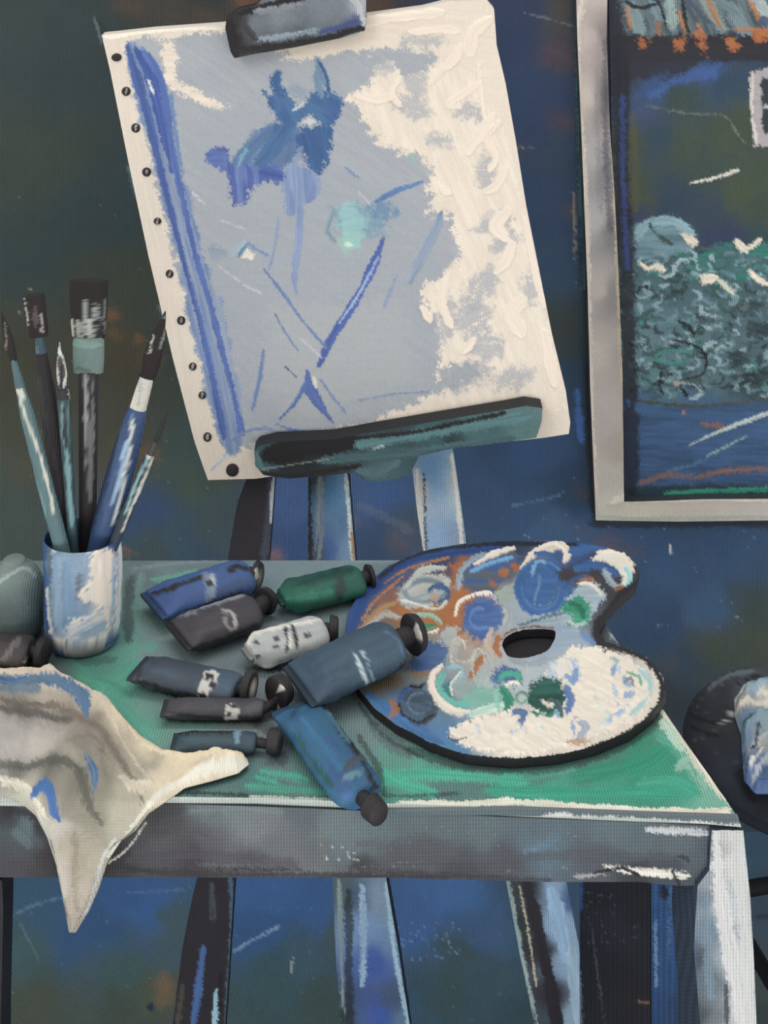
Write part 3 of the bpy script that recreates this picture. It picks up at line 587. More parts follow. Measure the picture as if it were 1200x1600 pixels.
    S.stroke([(470, 232), (462, 250), (456, 262)], 12, (130, 148, 180), dry=.5, edge=4, a=.7)
    S.stroke([(386, 232), (374, 255), (368, 285)], 5, (124, 172, 186), dry=.35, edge=2)
    S.poly([(472, 190), (484, 183), (494, 191), (484, 197)], (200, 198, 204), soft=2, rag=2); S.stroke([(458, 172), (470, 166), (474, 160)], 5, (190, 192, 202), dry=.3)
    S.stroke([(430, 200), (400, 225), (380, 250), (372, 280)], 24, B2, dry=.4, edge=4, a=.7); S.stroke([(386, 232), (374, 255), (370, 285)], 5, (120, 160, 186), dry=.3)
    S.poly([(320, 237), (342, 228), (356, 234), (360, 262), (362, 284), (352, 270), (334, 262), (324, 252)], (72, 86, 158), col2=(92, 112, 178), soft=2, rag=4, var=.25, h=.8)
    S.poly([(352, 240), (372, 262), (400, 258), (444, 262), (446, 286), (412, 284), (392, 300), (384, 318), (364, 316), (356, 290)], (104, 124, 184), col2=(80, 98, 170), soft=3, rag=6, ang=1.5, var=.25, h=.6, dry=.25)
    S.stroke([(408, 270), (444, 276)], 18, (70, 90, 164), dry=.2, edge=3)
    S.poly([(446, 256), (480, 258), (494, 270), (502, 296), (490, 312), (470, 320), (456, 344), (446, 330), (442, 290)], (118, 138, 186), col2=(136, 152, 194), soft=2.5, rag=4, ang=1.5, var=.2, h=.6)
    # stems and scratches
    for pts, w, c in [([(470, 320), (466, 380), (460, 430), (464, 460)], [10, 11, 9, 3], (134, 150, 192)), ([(435, 340), (430, 380), (420, 420)], 4, (142, 156, 194)), ([(540, 262), (560, 278)], 4, (118, 138, 176)),
                      ([(585, 316), (620, 298), (660, 284)], [6, 9, 4], (92, 124, 176)), ([(600, 370), (585, 410), (555, 470), (520, 525), (498, 572)], [8, 13, 14, 12, 10], (76, 98, 170)), ([(592, 400), (560, 460), (530, 505)], 4, (150, 168, 206)),
                      ([(480, 580), (486, 610), (505, 640), (522, 662)], [10, 20, 9, 3], (88, 108, 176)), ([(478, 598), (460, 630), (436, 655)], [8, 5, 3], (84, 110, 172)), ([(412, 420), (440, 455), (472, 500), (512, 545)], [3, 5, 4, 4], (104, 126, 178)),
                      ([(430, 490), (440, 510), (466, 548)], 3, (120, 138, 180)), ([(445, 572), (464, 590)], 3, (92, 110, 160)), ([(412, 545), (406, 590), (394, 642)], [4, 6, 5], (112, 132, 184)), ([(500, 592), (520, 620), (540, 645)], 4, (120, 140, 184)),
                      ([(690, 330), (680, 352), (672, 372)], 5, (118, 142, 182)), ([(690, 340), (660, 400), (640, 440)], 14, (146, 160, 186)), ([(620, 430), (600, 480)], 4, (130, 146, 186)), ([(360, 688), (390, 672), (420, 668)], 5, (124, 140, 190)),
                      ([(432, 662), (460, 672), (500, 676), (555, 670)], [3, 5, 7, 4], (104, 124, 184)), ([(410, 666), (440, 678), (470, 690)], 5, (136, 150, 192)), ([(560, 625), (620, 615), (670, 612)], 2.5, (130, 146, 184)), ([(372, 402), (384, 380)], 6, (96, 140, 184)), ([(384, 378), (402, 390), (420, 400)], 4, (116, 140, 186)), ([(360, 400), (382, 378)], 10, (160, 172, 190))]:
        S.stroke(pts, w, c, dry=.25, edge=1.8, var=.25, h=.6)
    S.poly([(378, 402), (386, 390), (400, 398), (392, 408)], (226, 216, 208), soft=2, rag=2)
    S.stroke([(490, 590), (494, 605)], 7, (226, 216, 210), dry=.2, edge=2); S.oval(336, 392, 16, 10, (140, 154, 176), .2, soft=6, rag=5, a=.8)
    for a in [((340, 415), (375, 440)), ((380, 445), (408, 458)), ((345, 345), (385, 358)), ((560, 300), (590, 330)), ((300, 300), (320, 320)), ((470, 530), (505, 560))]:
        S.stroke(a, 3, (196, 198, 208), dry=.5, edge=2, a=.7)
    # turquoise haze
    S.oval(560, 345, 44, 26, (116, 152, 176), .2, soft=16, rag=12, a=.8, dry=.2); S.oval(550, 350, 20, 34, (156, 200, 202), -.2, soft=14, rag=8, a=.7, dry=.2); S.oval(545, 380, 20, 14, (150, 204, 190), 0, soft=14, rag=8, a=.6, dry=.2)
    S.oval(598, 328, 26, 14, (96, 134, 176), .3, soft=10, rag=10, a=.8, dry=.3); S.oval(545, 382, 6, 5, (206, 226, 208), 0, soft=4, rag=2); S.stroke([(520, 330), (512, 360), (524, 378)], 5, (126, 152, 170), dry=.4); S.stroke([(640, 242), (648, 252)], 8, (150, 196, 184), dry=.4, a=.7)
OUT = [(159, 55), (240, 46), (355, 38), (470, 36), (572, 24), (660, 12), (700, 2), (760, 0), (772, 14), (776, 70), (790, 130), (806, 220), (822, 320), (842, 420), (862, 520), (884, 610), (891, 660), (889, 678), (850, 684), (700, 700), (560, 725), (400, 748), (325, 750), (304, 690), (270, 560), (232, 400), (200, 250), (172, 110)]
relief('painted_front', OUT, CV, tuple(-CN*.018), CREAM, p_canvas, M_CANVAS, cv, step=1.7, rim=(206, 194, 184), up=CN, hs=.0007)
for x, y, rx, ry in [(182, 90, 8, 6), (197, 143, 7, 7), (212, 200, 7, 7.5), (229, 269, 7, 7), (246, 346, 6, 5), (265, 428, 6, 7), (283, 501, 6.5, 7), (301, 573, 6, 6), (316, 618, 6, 6), (324, 683, 6.5, 8), (363, 735, 10, 10)]:
    def p_tack(S, x=x, y=y):
        S.mottle(.3)
        if y not in (735, 90): S.stroke([(x+1, y-4), (x-1, y+4)], 3.5, (150, 142, 140), dry=.5, edge=1.5)
    t = np.linspace(0, 2*math.pi, 14, endpoint=False)
    relief('tack', [(x+rx*math.cos(u), y+ry*math.sin(u)) for u in t], lambda a, b, x=x, y=y, r=rx: CV(a, b)-.0035*np.sqrt(np.clip(1.15-((a-x)**2+(b-y)**2)/r/r, 0, 1)), tuple(-CN*.004), (44, 38, 40), p_tack, M_EASEL, cv, step=1.2, up=CN)

def p_shelf(S):
    S.field([(410, 720, (60, 88, 96)), (440, 715, (34, 32, 36)), (500, 700, (34, 34, 38)), (560, 690, (52, 74, 80)), (560, 715, (64, 84, 90)), (520, 735, (46, 52, 58)), (620, 680, (52, 66, 72)), (620, 710, (62, 90, 98)), (680, 690, (60, 96, 104)), (750, 670, (70, 104, 110)), (820, 655, (86, 118, 122)), (850, 660, (92, 122, 126)), (600, 740, (76, 102, 112)), (700, 702, (40, 44, 48))], p=4, warp=10, ws=20, var=.3)
    S.stroke([(415, 712), (480, 698), (560, 690)], 30, (30, 28, 32), dry=.1, edge=4, h=.6)
    S.stroke([(400, 710), (408, 730), (420, 740)], 10, (84, 116, 122), dry=.45, edge=2, h=.8)
    S.stroke([(560, 695), (640, 682), (720, 668), (830, 650)], 16, (84, 122, 128), dry=.35, edge=4, h=.8, var=.3)
    S.stroke([(500, 720), (580, 712), (660, 706), (800, 684)], 14, (70, 100, 108), dry=.3, edge=4, var=.3)
    S.stroke([(560, 684), (640, 676), (700, 664), (790, 645)], 6, (30, 30, 34), dry=.45, edge=2)
    S.stroke([(405, 738), (460, 742), (530, 732), (560, 728)], 9, (38, 36, 40), dry=.15, edge=3)
    S.stroke([(410, 733), (470, 724), (520, 716)], 2, (130, 140, 142), dry=.4, edge=1)
    S.stroke([(560, 735), (590, 740), (620, 722)], 16, (84, 114, 126), dry=.3, edge=4)
    S.stroke([(660, 714), (720, 704), (800, 694)], 7, (38, 38, 42), dry=.4, edge=3)
    S.stroke([(600, 697), (580, 702)], 3, (170, 186, 186), dry=.4)
SH = lambda x, y: CV(x, y)-.024
relief('canvas_shelf', [(397, 705), (404, 697), (432, 690), (520, 686), (600, 672), (700, 655), (790, 640), (822, 634), (848, 638), (846, 660), (838, 684), (780, 692), (700, 702), (655, 712), (640, 742), (600, 752), (570, 752), (556, 738), (520, 742), (450, 748), (412, 742), (399, 728)],
       SH, tuple(-CN*.0225), (56, 72, 80), p_shelf, M_EASEL, easel, rim=(34, 36, 40), up=CN)
def p_clamp(S):
    S.field([(365, 60, (32, 28, 32)), (370, 30, (40, 36, 40)), (400, 40, (110, 116, 126)), (440, 30, (124, 130, 140)), (440, 55, (96, 104, 116)), (500, 20, (118, 124, 136)), (500, 50, (100, 112, 124)), (540, 15, (112, 118, 130)), (555, 35, (70, 80, 130)), (560, 8, (170, 172, 182)), (480, 68, (40, 44, 48)), (420, 78, (34, 30, 34)), (540, 55, (48, 58, 62))], p=4, warp=8, ws=16, var=.2)
    S.stroke([(358, 35), (362, 60), (368, 88)], 16, (34, 28, 32), dry=.1, edge=3); S.stroke([(368, 78), (440, 72), (510, 60), (570, 44)], 13, (38, 36, 38), dry=.12, edge=3, h=.6)
    S.stroke([(372, 22), (420, 8), (480, -6)], 10, (34, 30, 34), dry=.15, edge=3)
    S.stroke([(400, 62), (450, 56), (500, 46)], 8, (140, 152, 166), dry=.45, edge=3, h=.6); S.stroke([(500, 50), (530, 42), (560, 34)], 9, (66, 76, 128), dry=.3, edge=3)
    S.stroke([(380, 34), (388, 48), (400, 62)], 10, (62, 60, 66), dry=.2, edge=3); S.stroke([(548, -5), (562, 14), (568, 38)], 8, (190, 190, 198), dry=.55, edge=3, h=.8)
    S.stroke([(490, 72), (530, 62), (566, 50)], 3, (100, 130, 124), dry=.4, edge=1.5); S.stroke([(400, 18), (440, 12), (470, 8)], 8, (140, 144, 154), dry=.4, edge=3)
relief('top_clamp', [(352, 44), (354, 28), (372, 15), (400, 8), (440, -30), (572, -30), (572, 30), (570, 48), (530, 60), (460, 74), (400, 84), (366, 91), (360, 80)],
       lambda x, y: CV(x, y)-.020, tuple(-CN*.0185), (96, 104, 116), p_clamp, M_EASEL, easel, rim=(30, 28, 32), up=CN)
relief('clamp_block', [(442, -60), (540, -60), (540, 4), (442, 16)], lambda x, y: CV(x, y)-.0015, tuple(-CN*.034), (40, 38, 44), None, M_EASEL, easel, step=5)
relief('shelf_bracket', [(566, 731), (642, 722), (640, 742), (600, 750), (572, 750)], lambda x, y: CV(x, y)-.0015, tuple(-CN*.034), (40, 52, 58), None, M_EASEL, easel, step=5)

# ================================================================ TABLE
table = empty('work_table', (0, 1.25, 0))
tag(table, 'grey and green painted wooden table with a pale right leg, holding the paints', 'table')
GY = (104, 118, 124); TE = (82, 146, 130)
def p_top(S):
    S.field([(20, 900, GY), (220, 890, (92, 106, 110)), (260, 885, (100, 116, 120)), (330, 890, (98, 114, 118)), (420, 890, (106, 122, 130)), (430, 1000, (104, 118, 124)), (520, 885, (108, 124, 132)), (600, 890, (100, 114, 120)), (215, 960, (100, 128, 122)), (210, 1010, (94, 146, 134)),
             (190, 1050, (88, 140, 128)), (150, 1060, (80, 140, 124)), (230, 1010, (108, 120, 124)), (250, 1100, (100, 128, 124)), (230, 1130, (86, 136, 122)), (270, 1140, (98, 130, 124)), (300, 1030, (104, 116, 122)), (420, 960, (106, 118, 126)), (360, 1060, (100, 110, 116)),
             (400, 1130, (110, 116, 122)), (430, 1190, (96, 112, 118)), (420, 1215, (74, 120, 116)), (480, 1210, (88, 128, 124)), (460, 1235, (96, 112, 114)), (590, 1150, (102, 118, 122)), (610, 1190, (88, 134, 124)), (640, 1215, (84, 156, 138)), (700, 1215, (84, 132, 122)),
             (760, 1210, (90, 120, 118)), (800, 1222, (70, 140, 122)), (850, 1215, (84, 124, 120)), (920, 1200, (86, 126, 118)), (960, 1180, (70, 130, 112)), (1000, 1160, (58, 140, 112)), (1000, 1210, (52, 148, 120)), (1040, 1190, (54, 146, 118)), (1040, 1140, (96, 150, 134)), (1080, 1220, (66, 156, 132)), (1110, 1240, (120, 176, 156)),
             (940, 1230, (62, 154, 128)), (860, 1240, (66, 160, 136)), (620, 1100, (100, 116, 120)), (540, 1050, (96, 108, 114)), (960, 1000, (150, 166, 176)), (70, 1040, (86, 104, 104)), (700, 1235, (90, 120, 120))], p=4, warp=18, ws=40, var=.12)
    S.col *= (1+.26*sst((S.x-150)/80.)*sst((700-S.x)/90.)*sst((1235-S.y)/60.))[:, None]  # colour lifted around the tubes to offset their shading
    S.stroke([(205, 890), (300, 880), (450, 876), (640, 876)], 7, (120, 136, 144), dry=.5, edge=3, h=.4)
    S.stroke([(205, 905), (202, 960), (200, 1000)], 20, (66, 78, 82), edge=9, dry=.1, a=.8)  # dark shading painted beside the jar
    S.stroke([(238, 906), (270, 902), (310, 892)], 8, (106, 166, 152), dry=.4, edge=4, a=.8); S.stroke([(222, 900), (214, 930), (214, 980)], 12, (116, 152, 148), dry=.3, edge=6, a=.6)
    # green sweeps
    for pts, w, c in [([(215, 1040), (190, 1060), (160, 1080), (190, 1110), (230, 1150)], 30, (86, 158, 138)), ([(240, 1010), (205, 1015), (190, 1030)], 18, (100, 160, 146)), ([(130, 1060), (170, 1070), (205, 1090)], 16, (74, 150, 126)), ([(410, 1205), (450, 1212), (480, 1218)], 14, (74, 164, 142)), ([(385, 1228), (430, 1232), (520, 1238)], 12, (72, 156, 132)),
                      ([(400, 1215), (430, 1222)], 10, (70, 170, 146)), ([(590, 1225), (640, 1210), (720, 1212), (820, 1222)], 18, (72, 176, 146)), ([(600, 1205), (620, 1222), (680, 1240)], 16, (74, 178, 152)), ([(760, 1235), (860, 1240), (960, 1238), (1080, 1240)], 16, (52, 160, 132)), ([(900, 1215), (1000, 1195), (1040, 1170)], 30, (46, 146, 116)),
                      ([(820, 1215), (900, 1200)], 14, (82, 152, 134)), ([(1000, 1225), (1050, 1222), (1090, 1240)], 20, (64, 162, 136)), ([(640, 1180), (600, 1150), (580, 1130)], 22, (90, 112, 114)), ([(1030, 1150), (1060, 1170), (1080, 1210)], 18, (90, 168, 146))]:
        S.stroke(pts, w, c, dry=.3, edge=7, var=.25, a=.85, h=.4)
    S.stroke([(1060, 1200), (1080, 1190), (1100, 1230)], 26, (150, 190, 172), dry=.65, edge=6, a=.8)
    # dark outlines and contact shadows painted beside the things
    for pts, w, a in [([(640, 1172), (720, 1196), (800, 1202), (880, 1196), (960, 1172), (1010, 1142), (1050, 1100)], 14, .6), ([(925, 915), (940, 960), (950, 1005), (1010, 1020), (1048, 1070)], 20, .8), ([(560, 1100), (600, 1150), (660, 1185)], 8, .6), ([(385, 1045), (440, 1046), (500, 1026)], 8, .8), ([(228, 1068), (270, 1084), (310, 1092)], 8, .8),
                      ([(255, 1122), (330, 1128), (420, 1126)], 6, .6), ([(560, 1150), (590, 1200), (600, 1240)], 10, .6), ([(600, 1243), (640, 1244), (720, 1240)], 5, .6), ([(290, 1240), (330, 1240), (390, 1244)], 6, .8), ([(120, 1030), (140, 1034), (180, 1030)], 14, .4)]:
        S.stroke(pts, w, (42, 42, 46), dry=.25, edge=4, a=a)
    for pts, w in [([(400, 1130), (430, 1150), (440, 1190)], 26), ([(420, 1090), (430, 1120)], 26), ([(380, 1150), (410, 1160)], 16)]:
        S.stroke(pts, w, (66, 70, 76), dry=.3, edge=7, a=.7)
    S.poly([(770, 960), (800, 940), (870, 938), (900, 960), (900, 1010), (860, 1040), (790, 1045), (765, 1020)], (36, 32, 36), soft=5, rag=2, h=.1)  # dark patch standing in for the shadow under the palette hole
    # highlights painted along the table edges
    S.stroke([(955, 975), (966, 985), (985, 1010)], [14, 22, 26], (158, 172, 184), dry=.3, edge=3, h=.8)
    S.stroke([(1036, 1112), (1060, 1145), (1090, 1190), (1112, 1222), (1142, 1255)], [9, 14, 14, 11, 14], (222, 214, 196), dry=.3, edge=4, h=1.)
    S.stroke([(1036, 1130), (1066, 1170)], 16, (180, 204, 188), dry=.6, edge=4)
    S.stroke([(620, 1258), (700, 1258), (800, 1254), (900, 1262), (1000, 1268), (1140, 1272)], [14, 13, 12, 13, 15, 15], (224, 220, 206), dry=.35, edge=3, h=1.)
    S.stroke([(390, 1246), (450, 1248), (540, 1252)], 6, (176, 186, 176), dry=.6, edge=2)
    S.stroke([(1050, 1265), (1090, 1270), (1140, 1266)], 9, (232, 222, 204), dry=.15, edge=3, h=1)
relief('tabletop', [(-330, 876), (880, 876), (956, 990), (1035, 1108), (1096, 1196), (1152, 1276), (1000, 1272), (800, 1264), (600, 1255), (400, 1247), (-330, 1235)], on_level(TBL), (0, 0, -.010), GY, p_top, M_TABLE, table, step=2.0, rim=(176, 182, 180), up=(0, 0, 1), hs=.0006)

def p_apron(S):
    S.field([(20, 1270, (42, 40, 46)), (40, 1290, (88, 104, 112)), (30, 1330, (66, 70, 78)), (70, 1290, (46, 42, 48)), (75, 1340, (50, 46, 52)), (20, 1360, (64, 62, 70)), (190, 1340, (44, 42, 48)), (220, 1330, (70, 68, 76)), (260, 1275, (60, 58, 62)), (250, 1320, (76, 74, 82)), (330, 1265, (94, 102, 108)), (370, 1275, (104, 112, 116)),
             (330, 1310, (82, 80, 88)), (300, 1350, (56, 52, 60)), (400, 1300, (108, 112, 118)), (440, 1330, (96, 98, 106)), (400, 1350, (74, 74, 82)), (480, 1270, (84, 92, 100)), (530, 1290, (96, 108, 114)), (540, 1320, (92, 104, 112)), (500, 1340, (90, 94, 100)), (600, 1290, (88, 104, 110)), (650, 1280, (84, 98, 106)), (700, 1300, (82, 94, 102)), (680, 1330, (74, 74, 82)),
             (620, 1345, (74, 74, 82)), (560, 1365, (56, 54, 60)), (760, 1290, (84, 98, 106)), (840, 1300, (80, 94, 104)), (850, 1325, (84, 104, 120)), (800, 1345, (70, 70, 80)), (720, 1360, (62, 62, 70)), (950, 1300, (84, 98, 108)), (1000, 1320, (80, 94, 104)), (930, 1340, (72, 76, 86)), (1060, 1310, (82, 92, 100)), (1090, 1330, (74, 82, 92)), (1050, 1365, (60, 66, 76)), (1000, 1370, (50, 50, 58))], p=4, warp=16, ws=30, var=.1)
    for pts, w, c, a in [([(200, 1345), (280, 1335), (350, 1340), (460, 1350)], 20, (70, 66, 74), .6), ([(250, 1290), (290, 1285), (320, 1300)], 26, (72, 70, 78), .5), ([(300, 1268), (370, 1262), (440, 1268)], 10, (108, 120, 126), .6), ([(170, 1350), (240, 1362), (360, 1366), (560, 1368), (700, 1372)], 9, (44, 42, 48), .8),
                         ([(310, 1350), (380, 1354), (500, 1358), (600, 1362)], 5, (96, 98, 106), .6), ([(340, 1357), (470, 1358)], 4, (40, 38, 44), .8), ([(560, 1360), (680, 1366), (860, 1376)], 8, (48, 46, 52), .7), ([(620, 1345), (760, 1340), (900, 1336), (1040, 1340)], 14, (72, 72, 82), .6), ([(560, 1318), (660, 1322), (700, 1316)], 16, (76, 76, 84), .5),
                         ([(500, 1285), (506, 1350)], 12, (112, 110, 106), .3), ([(70, 1260), (80, 1300), (92, 1360)], 14, (38, 36, 42), .8), ([(10, 1262), (60, 1276)], 16, (40, 38, 44), .8), ([(25, 1300), (45, 1320)], 18, (96, 112, 120), .5), ([(820, 1330), (850, 1322), (870, 1308)], 8, (86, 112, 134), .7)]:
        S.stroke(pts, w, c, dry=.25, edge=6, a=a, var=.2)
    S.stroke([(942, 1352), (980, 1360), (1030, 1364), (1075, 1368)], [4, 9, 12, 14], (206, 200, 192), dry=.45, edge=3, h=.9)
    S.stroke([(930, 1364), (970, 1356), (1000, 1368)], 5, (30, 28, 34), dry=.2, edge=2); S.stroke([(900, 1370), (950, 1366)], 6, (150, 148, 152), dry=.6)
    S.stroke([(1050, 1358), (1056, 1372), (1062, 1385)], 5, (34, 34, 42), dry=.1); S.stroke([(1058, 1338), (1072, 1340), (1076, 1346)], 5, (44, 48, 58), dry=.3)
    S.speckle((500, 1320, 560, 1345), (176, 180, 182), 14, (.8, 1.8), .7, 2); S.speckle((560, 1250, 900, 1370), (140, 150, 156), 50, (.6, 1.2), .4, 3)
    S.stroke([(1010, 1296), (1060, 1298), (1110, 1302)], 10, (176, 178, 184), dry=.5, edge=4); S.stroke([(170, 1348), (200, 1325), (228, 1285)], 2.5, (196, 190, 182), dry=.1, edge=1.5, h=1)
relief('apron', [(-330, 1247), (200, 1254), (400, 1260), (600, 1268), (800, 1277), (1000, 1285), (1110, 1290), (1110, 1384), (1060, 1384), (1000, 1378), (860, 1378), (600, 1371), (-330, 1371)], on_front(.001), (0, .02, 0), (80, 86, 94), p_apron, M_TABLE, table, step=2.0, rim=(44, 46, 52), up=(0, -1, 0))
relief('edge_board', [(520, 1270), (1000, 1278), (1158, 1292), (1154, 1277), (1000, 1272), (800, 1264)], on_front(.003), (0, .004, 0), (84, 98, 106), lambda S: (S.stroke([(850, 1278), (950, 1284), (1080, 1292), (1165, 1296)], 16, (190, 190, 190), dry=.4, edge=4, h=.8)), M_TABLE, table, step=2., rim=(110, 116, 122))

FLOOR_Y = EYE*F/1.04+HY
def p_tleg0(S):
    S.field([(1100, 1310, (92, 100, 110)), (1110, 1330, (120, 124, 134)), (1130, 1300, (206, 202, 202)), (1145, 1350, (214, 210, 212)), (1160, 1320, (196, 196, 196)), (1110, 1380, (150, 156, 170)), (1100, 1400, (110, 124, 142)), (1135, 1420, (204, 206, 212)), (1160, 1400, (190, 194, 200)), (1110, 1450, (112, 132, 152)), (1130, 1500, (150, 160, 174)), (1160, 1500, (208, 210, 216)),
             (1105, 1530, (96, 110, 124)), (1120, 1590, (108, 116, 126)), (1150, 1590, (190, 194, 202)), (1170, 1590, (206, 206, 210)), (1088, 1500, (60, 70, 86)), (1090, 1590, (66, 72, 84))], p=4.5, warp=8, ws=22, var=.1)
    S.stroke([(1118, 1300), (1122, 1360), (1132, 1440), (1148, 1520), (1160, 1605)], [12, 18, 26, 26, 28], (214, 212, 216), dry=.35, edge=6, h=.8, var=.12)
    S.stroke([(1150, 1290), (1158, 1380), (1166, 1480), (1172, 1605)], [20, 20, 18, 16], (206, 206, 208), dry=.3, edge=4, h=.8, var=.1)
    S.stroke([(1104, 1400), (1106, 1480), (1112, 1560)], 12, (120, 142, 164), dry=.4, edge=5, a=.7); S.stroke([(1134, 1540), (1136, 1600)], 6, (80, 82, 90), dry=.5, edge=2); S.stroke([(1076, 1400), (1084, 1500), (1086, 1600)], 8, (70, 96, 130), dry=.5, a=.6)
    S.stroke([(1135, 1284), (1160, 1290)], 16, (220, 214, 208), dry=.2, edge=4, h=.9)
def p_dark(S): S.mottle(.3)
def p_tleg2(S):
    p_tleg0(S); S.col *= .80
relief('leg', [(1112, 1297), (1161, 1297), (1172, 1400), (1178, 1500), (1182, 1600), (1190, FLOOR_Y), (1108, FLOOR_Y), (1094, 1600), (1084, 1480), (1090, 1384), (1108, 1360)], lambda x, y: 1.040+0*x, (-.008, .045, 0), (160, 162, 168), p_tleg2, M_TABLE, table, step=2.2, rim=(52, 62, 80), up=(0, -1, 0), hs=.0007)
relief('leg', [(-62, 1371), (3, 1375), (5, 1420), (4, 1470), (1, 1600), (0, EYE*F/1.078+HY), (-60, EYE*F/1.078+HY)], lambda x, y: 1.078+0*x, (0, .03, 0), (40, 36, 44), p_dark, M_TABLE, table, step=4, rim=(34, 34, 40))
# three upright boards close the right side under the top; px column -> distance on the side plane
def on_side(off=0.):
    return lambda x, y: (.2773+.2075*1.0449-off)/((np.asarray(x, float)-600)/F+.2075)+0*np.asarray(y, float)
def side_board(x0, x1, base, painter, y0=1290):
    ds = on_side(.004)
    f0 = EYE*F/float(ds(x0, 0))+HY; f1 = EYE*F/float(ds(x1, 0))+HY
    ya = (EYE-TBL+.012)*F/float(ds(x0, 0))+HY; yb = (EYE-TBL+.012)*F/float(ds(x1, 0))+HY
    relief('side_board', [(x0, ya), (x1, yb), (x1+1, 1600), (x1+3, f1), (x0+3, f0), (x0+1, 1600)], ds, (.014, .003, 0), base, painter, M_TABLE, table, step=2.4, rim=(34, 34, 42), up=(-.9, -.3, 0))
def p_b1(S):
    S.field([(920, 1400, (42, 40, 48)), (960, 1440, (52, 50, 60)), (990, 1420, (46, 42, 50)), (920, 1560, (44, 42, 50)), (980, 1560, (46, 42, 48)), (910, 1480, (38, 38, 46))], p=3, warp=10, var=.25)
    S.stroke([(908, 1372), (908, 1420)], 5, (60, 92, 160), dry=.3); S.stroke([(925, 1450), (935, 1530), (945, 1600)], 2.5, (84, 84, 92), dry=.4); S.stroke([(905, 1520), (908, 1600)], 5, (110, 130, 150), dry=.6)
    S.stroke([(998, 1565), (1018, 1566)], 5, (150, 110, 80), dry=.5, edge=2); S.speckle((915, 1390, 1000, 1480), (110, 114, 124), 30, (.8, 1.6), .5, 4)
def p_b2(S):
    S.field([(1025, 1390, (64, 104, 160)), (1040, 1440, (58, 96, 156)), (1030, 1500, (60, 96, 150)), (1050, 1520, (56, 90, 146)), (1030, 1590, (50, 84, 140)), (1055, 1590, (60, 78, 116))], p=3, warp=10, ws=14, var=.25)
    S.stroke([(1035, 1388), (1040, 1400)], 16, (50, 58, 88), dry=.2, edge=4); S.stroke([(1024, 1440), (1026, 1540)], 5, (120, 158, 204), dry=.5); S.stroke([(1048, 1376), (1046, 1500)], 4, (96, 140, 194), dry=.6)
def p_b3(S):
    S.mottle(.3); S.stroke([(1070, 1372), (1082, 1385), (1086, 1400)], 12, (60, 96, 156), dry=.3, edge=4); S.stroke([(1068, 1440), (1070, 1600)], 8, (40, 36, 46), dry=.2)
side_board(905, 1015, (44, 42, 50), p_b1); side_board(1017, 1064, (58, 94, 150), p_b2); side_board(1066, 1092, (44, 44, 56), p_b3)

